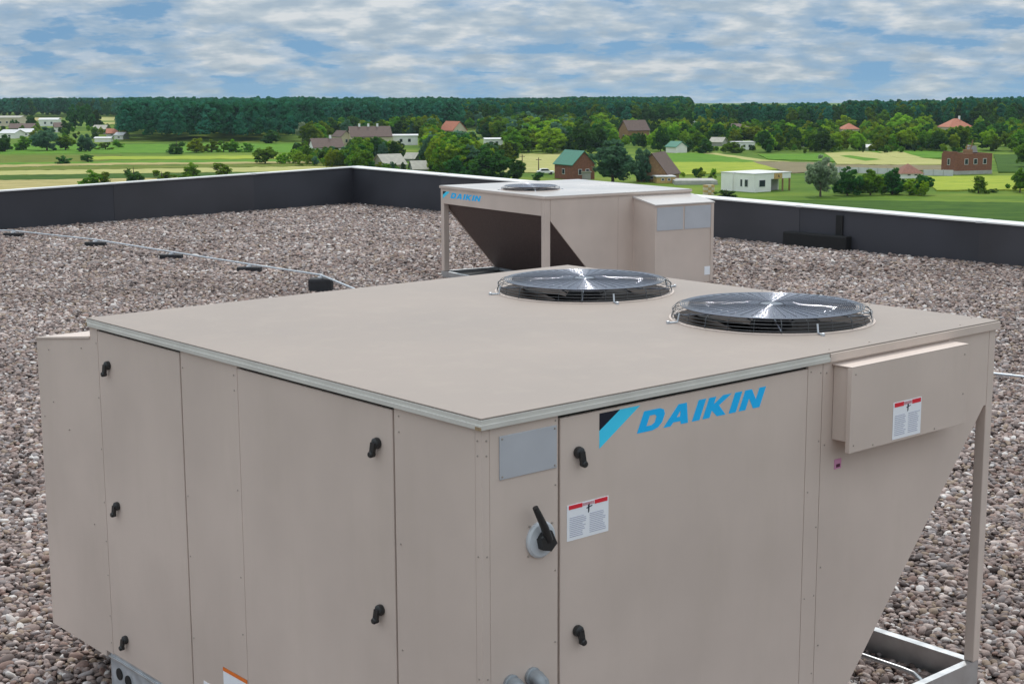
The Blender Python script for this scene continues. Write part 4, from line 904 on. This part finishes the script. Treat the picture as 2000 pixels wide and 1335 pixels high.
# white block house, built from its blocks
def block_house():
    p = at(1473, 376, 0); r = empty('block_house', (p.x, p.y, 0), math.radians(38), 'white flat roofed block house with orange panel over its dark porch', 'house')
    H = 3.7; D = 9.4; W = 11.0
    wl = part('wall', 'white', r, lambda k: (k.box(0, 5.0, 0, 5.2, -.2, H), k.box(.35, 5.0, 5.2, 6.1, -.2, H-.05), k.box(0, W, 6.1, D, -.2, H), k.box(5.0, 10.2, 2.6, 6.1, -.2, H-.05)))
    part('porch_beam', 'white', r, lambda k: (k.box(5.0, W, .02, .35, 2.55, H-.01), k.box(W-.33, W, .35, 6.09, 2.55, H-.01)))
    part('roof', 'r_pale', r, lambda k: (k.box(-.1, W+.1, -.1, 5.2, H, H+.14), k.box(.3, W+.1, 5.2, 6.0, H, H+.14), k.box(-.1, W+.1, 6.0, D+.1, H, H+.14)))
    part('orange_panel', 'yel', r, lambda k: k.box(5.9, 8.3, -.07, .018, 2.5, H+.02))
    part('orange_panel_mark', 'door', r, lambda k: k.prism([(7.0, 2.9), (7.5, 2.8), (7.4, 3.2), (7.15, 3.4)], 'y', -.085, -.07))
    for x in (8.6, W-.3): part('porch_post', 'wood', r, lambda k: k.box(x, x+.26, .06, .32, -.2, 2.55))
    window(wl, 2.3, 0, 1.0, 1.9, 1.5, 'f'); window(wl, 0, 2.2, 1.0, 1.0, 1.6, 'l'); window(wl, 0, 3.6, 1.0, .7, 1.6, 'l')
    dd = part('door', 'door', wl, lambda k: k.box(5.3, 7.3, 2.52, 2.61, 0, 2.3)); part('door_glass', 'frame', dd, lambda k: k.box(6.2, 6.45, 2.50, 2.53, .3, 2.0))
    part('porch_wall', 'grey', wl, lambda k: k.box(7.4, 9.9, 2.54, 2.61, 0, 2.5))
block_house()
# brick shell
def brick_shell():
    p = at(1883, 341, 0); r = empty('brick_house_shell', (p.x, p.y, 0), math.radians(22), 'unfinished roofless brick house right of the red hipped roof', 'house')
    X0, X1, D = -2.2, 8.2, 6.0; H = 5.0
    wl = part('wall', 'brick', r, lambda k: (k.box(X0, X1, 0, .4, .9, H), k.box(X0, X1, D-.4, D, .9, H), k.box(X0, X0+.4, .4, D-.4, .9, H+.5), k.box(X1-.4, X1, .4, D-.4, .9, H)))
    part('plinth', 'conc', r, lambda k: k.box(X0-.1, X1+.1, -.1, D+.1, -.2, .9))
    window(wl, X0, 3.2, 2.2, 1.0, 1.6, 'l')
    for x in (0.5, 3.2, 6): window(wl, x, 0, 2.4, 1.1, 1.4, 'f')
    part('gable_end', 'grey', wl, lambda k: k.prism([(4.2, H), (7.9, H), (7.4, H+1.6), (5.2, H+1.9)], 'y', D-.9, D-.5))
    part('scaffold', 'wood', wl, lambda k: (k.tube([(2.6, 3, 4.5), (2.9, 3, 7.2)], .12, 6), k.tube([(3.6, 3, 4.5), (4.6, 3, 8.2)], .12, 6), k.tube([(2.4, 3, 6.4), (4.8, 3, 6.8)], .1, 6), k.box(2.2, 4.2, 2.4, 3.6, 4.6, 5.9)))
brick_shell()
house(1772, 347, 42, 9, 18, 6, 8, 'white', 'r_rust', 'small white house with a steep rust red hipped roof', hip=True, wins=(2, 0))
house(1122, 349, 50, 30, 24, 8, 30, 'brick', 'r_green', 'red brick house with a green roof left of the willow', ridge='y', wins=(2, 1))
house(1140, 350, 22, 14, 2, 3, 10, 'grey', 'r_grey', 'low grey shed in front of the green roofed brick house', wins=(0, 0), name='shed', cat='shed')
house(1285, 353, 62, 16, 38, 9, -24, 'wood', 'r_brown', 'brown gabled brick house right of the willow', ridge='y', wins=(3, 0))
house(1297, 357, 36, 12, 2, 4, 6, 'yel', 'r_pale', 'small yellow timber shed on the concrete slab', wins=(2, 0), name='shed', cat='shed')
def slab():
    a, b = at(1318, 361, 0), at(1402, 361, 0)
    r = empty('concrete_foundation', (a.x, a.y, 0), 0, 'low grey concrete foundation right of the yellow timber shed', 'foundation')
    part('slab', 'conc', r, lambda k: k.box(0, b.x-a.x, 0, 9, -.2, .9)); part('edge_beam', 'grey', r, lambda k: k.box(-.1, b.x-a.x+.1, -.15, -.01, -.2, .35))
    a = at(1377, 381, 0); r = empty('brick_stack', (a.x, a.y, 0), .3, 'small yellow stack of bricks behind the far unit', 'brick stack')
    for i in range(3):
        for j in range(4):
            part('pallet_layer', 'yel' if (i+j) % 2 else 'cream', r, lambda k: k.box(i*.7, i*.7+.66, 0, 1.1, j*.5, j*.5+.46))
slab()
house(1321, 298, 28, 12, 9, 5, 35, 'white', 'r_green', 'small white gabled hut with a bright green roof', ridge='y', wins=(0, 0), name='hut', cat='hut')
house(1432, 272, 66, 20, 10, 9, 22, 'white', 'r_brown', 'white two storey house with a brown roof before the right wood', hip=True, wins=(3, 1))
house(1450, 292, 42, 14, 1.5, 5, 5, 'white', 'r_pale', 'long low white shed under the two storey house', wins=(3, 0), name='shed', cat='shed')
house(1403, 285, 26, 8, 8, 5, -30, 'grey', 'r_grey', 'grey shed with a pale roof left of the long white shed', wins=(0, 0), name='shed', cat='shed')
house(1657, 264, 30, 12, 11, 7, 10, 'cream', 'r_red', 'house with a small bright red roof among the right trees', hip=True, wins=(1, 0))
house(1865, 262, 50, 14, 16, 10, 12, 'cream', 'r_red', 'cream house with a broad orange red hipped roof', hip=True, wins=(2, 0), chim=1)
house(1238, 276, 44, 22, 18, 9, 20, 'wood', 'r_brown', 'tall brown house half hidden behind the trees above the willow', ridge='x', wins=(2, 1))
house(722, 284, 78, 18, 18, 10, 14, 'cream', 'r_brown', 'long brown roofed house with white chimneys', ridge='x', wins=(3, 0), chim=3)
house(668, 284, 22, 18, 10, 7, 35, 'cream', 'r_brown', 'cream gabled house left of the long brown roofed house', ridge='y', wins=(1, 0))
house(637, 299, 58, 12, 16, 8, 20, 'white', 'r_brown', 'low house with a dark brown roof at the left of the village', ridge='x', wins=(2, 1), chim=1)
house(791, 283, 48, 18, 2, 6, 6, 'white', 'r_pale', 'long white walled shed right of the chimneyed house', wins=(2, 0), name='shed', cat='shed')
house(885, 270, 34, 16, 16, 9, 40, 'cream', 'r_red', 'cream gabled house with an orange roof in the middle', ridge='y', wins=(1, 0))
house(963, 285, 34, 13, 2, 5, 8, 'white', 'r_pale', 'white shed left of the bright wide tree', wins=(2, 0), name='shed', cat='shed')
house(760, 328, 46, 8, 18, 8, 30, 'grey', 'r_grey', 'grey roofed barn just above the parapet right of the corner', ridge='x', wins=(0, 0), name='barn', cat='barn')
house(806, 314, 22, 5, 10, 5, -20, 'grey', 'r_grey', 'small grey roofed outbuilding behind the barns', ridge='x', wins=(0, 0), name='barn', cat='barn')
house(817, 335, 28, 6, 14, 6, 15, 'grey', 'r_grey', 'small grey roofed barn nearest to the parapet', ridge='x', wins=(0, 0), name='barn', cat='barn')
house(1703, 294, 20, 6, 5, 5, -25, 'white', 'r_pale', 'tiny white hut among the trees under the red roof', wins=(0, 0), name='hut', cat='hut')
house(1770, 280, 18, 5, 4, 5, 20, 'white', 'r_pale', 'tiny white hut left of the orange red hipped roof', wins=(0, 0), name='hut', cat='hut')
house(1575, 286, 24, 8, 6, 5, -20, 'white', 'r_pale', 'pale hut in the gap left of the small red roof', wins=(1, 0), name='hut', cat='hut')
# left village
LVH = 'houses of the left village'
house(22, 246, 50, 16, 3, 14, 0, 'cream', 'r_grey', 'wide beige block at the left edge of the left village', wins=(3, 0), group=LVH)
house(45, 258, 46, 8, 8, 9, 10, 'grey', 'r_brown', 'brown roofed house in front of the wide beige block', wins=(2, 0), group=LVH)
house(98, 246, 36, 12, 3, 9, 5, 'white', 'r_pale', 'white block in the middle of the left village', wins=(2, 0), group=LVH)
house(24, 270, 34, 10, 6, 8, -15, 'white', 'r_pale', 'white house low at the left edge of the left village', wins=(2, 0), group=LVH)
house(52, 266, 26, 8, 6, 8, 15, 'white', 'r_pale', 'small white house with pale roof left of the big pale tree', wins=(1, 0), group=LVH)
house(118, 258, 22, 10, 8, 8, 20, 'white', 'r_brown', 'small white house with a dark roof behind the big pale tree', wins=(1, 0), group=LVH)
house(198, 262, 24, 10, 7, 8, 0, 'grey', 'r_grey', 'grey green roofed house left of the red roofed one', wins=(1, 0), group=LVH)
house(220, 266, 20, 6, 8, 8, 10, 'white', 'r_red', 'small house with a red roof in the left village', wins=(1, 0), group=LVH)
house(203, 277, 30, 7, 2, 6, 5, 'white', 'r_pale', 'long white shed at the foot of the left village', wins=(0, 0), name='shed', cat='shed', group=LVH)
house(238, 272, 18, 8, 5, 6, -10, 'white', 'r_pale', 'rightmost white house of the left village by the pine wood', wins=(1, 0), group=LVH)
house(246, 245, 14, 4, 4, 6, 0, 'grey', 'r_brown', 'tiny dark hut in the straw field behind the left village', wins=(0, 0), group=LVH)
# pale fence behind the dark trees
def fence(x0, y0, x1, y1, label):
    a, b = at(x0, y0, 0), at(x1, y1, 0); d = (b-a); L = d.length; n = max(3, int(L/2.2))
    r = empty('panel_fence', a, math.atan2(d.y, d.x), label, 'fence')
    for i in range(n):
        part('fence_panel', 'r_pale', r, lambda k: k.box(i*L/n+.06, (i+1)*L/n-.06, -.03, .03, .05, 1.45)); part('fence_post', 'grey', r, lambda k: k.box(i*L/n-.055, i*L/n+.055, -.06, .06, -.2, 1.6))
fence(1622, 337, 1752, 341, 'long pale panel fence between the silvery willow and the red hipped roof')
fence(1803, 343, 1862, 344, 'short pale panel fence between the red hipped roof and the brick shell')
# masts and poles
for x, yb, h, lab in ((1347, 272, 30, 'left of two pale masts before the right wood'), (1356, 270, 34, 'right of two pale masts before the right wood'), (1020, 338, 36, 'thin dark pole in the pale meadow, nearest the dark trees'), (1052, 338, 30, 'thin dark pole in the pale meadow, by the green roofed house')):
    p = at(x, yb, 0); k = p.y/FPX; pale = x > 1200
    r = empty('mast' if pale else 'utility_pole', (p.x, p.y, 0), 0, lab, 'mast' if pale else 'pole')
    part('shaft', 'frame' if pale else 'door', r, lambda q: q.tube([(0, 0, -.2), (0, 0, h*k)], [.16, .09], 8)); part('cross_arm', 'frame' if pale else 'door', r, lambda q: q.box(-.7, .7, -.06, .06, h*k-.6, h*k-.45))
# white car by the green roofed house
def car():
    p = at(1065, 341, 0); r = empty('parked_car', (p.x, p.y, 0), .2, 'small white car parked left of the green roofed brick house', 'car')
    part('body', 'white', r, lambda k: (k.box(-2.1, 2.1, -.85, .85, .35, .95, .12), k.prism([(-1.5, .93), (1.1, .93), (.6, 1.5), (-1.2, 1.5)], 'y', -.75, .75)))
    for s in (-1, 1): part('side_window', 'glass', r, lambda k: k.prism([(-1.3, .98), (.9, .98), (.5, 1.42), (-1.1, 1.42)], 'y', s*.76-.01, s*.76+.01))
    for x in (-1.3, 1.3):
        for s in (-1, 1):
            part('wheel', BLACK, r, lambda k: k.lathe([(.33, -.1), (.33, .1)], (x, s*.8, .33), 18, 'y'))
car()

# ================================================================ the air between here and the woods
HZ = bpy.data.materials.new('haze'); HZ.use_nodes = True; _t = HZ.node_tree; _t.nodes.clear()
_v = N(_t, 'ShaderNodeVolumePrincipled'); _v.inputs['Color'].default_value = (0.68, 0.88, 1.0, 1); _v.inputs['Density'].default_value = 0.000065
_o = N(_t, 'ShaderNodeOutputMaterial'); _t.links.new(_v.outputs[0], _o.inputs['Volume'])
tag(MB().box(-3600, 3600, -3600, 3600, -24.5, 25.0).build('haze', HZ), 'thin pale blue haze over the fields and woods', 'haze', kind='stuff')
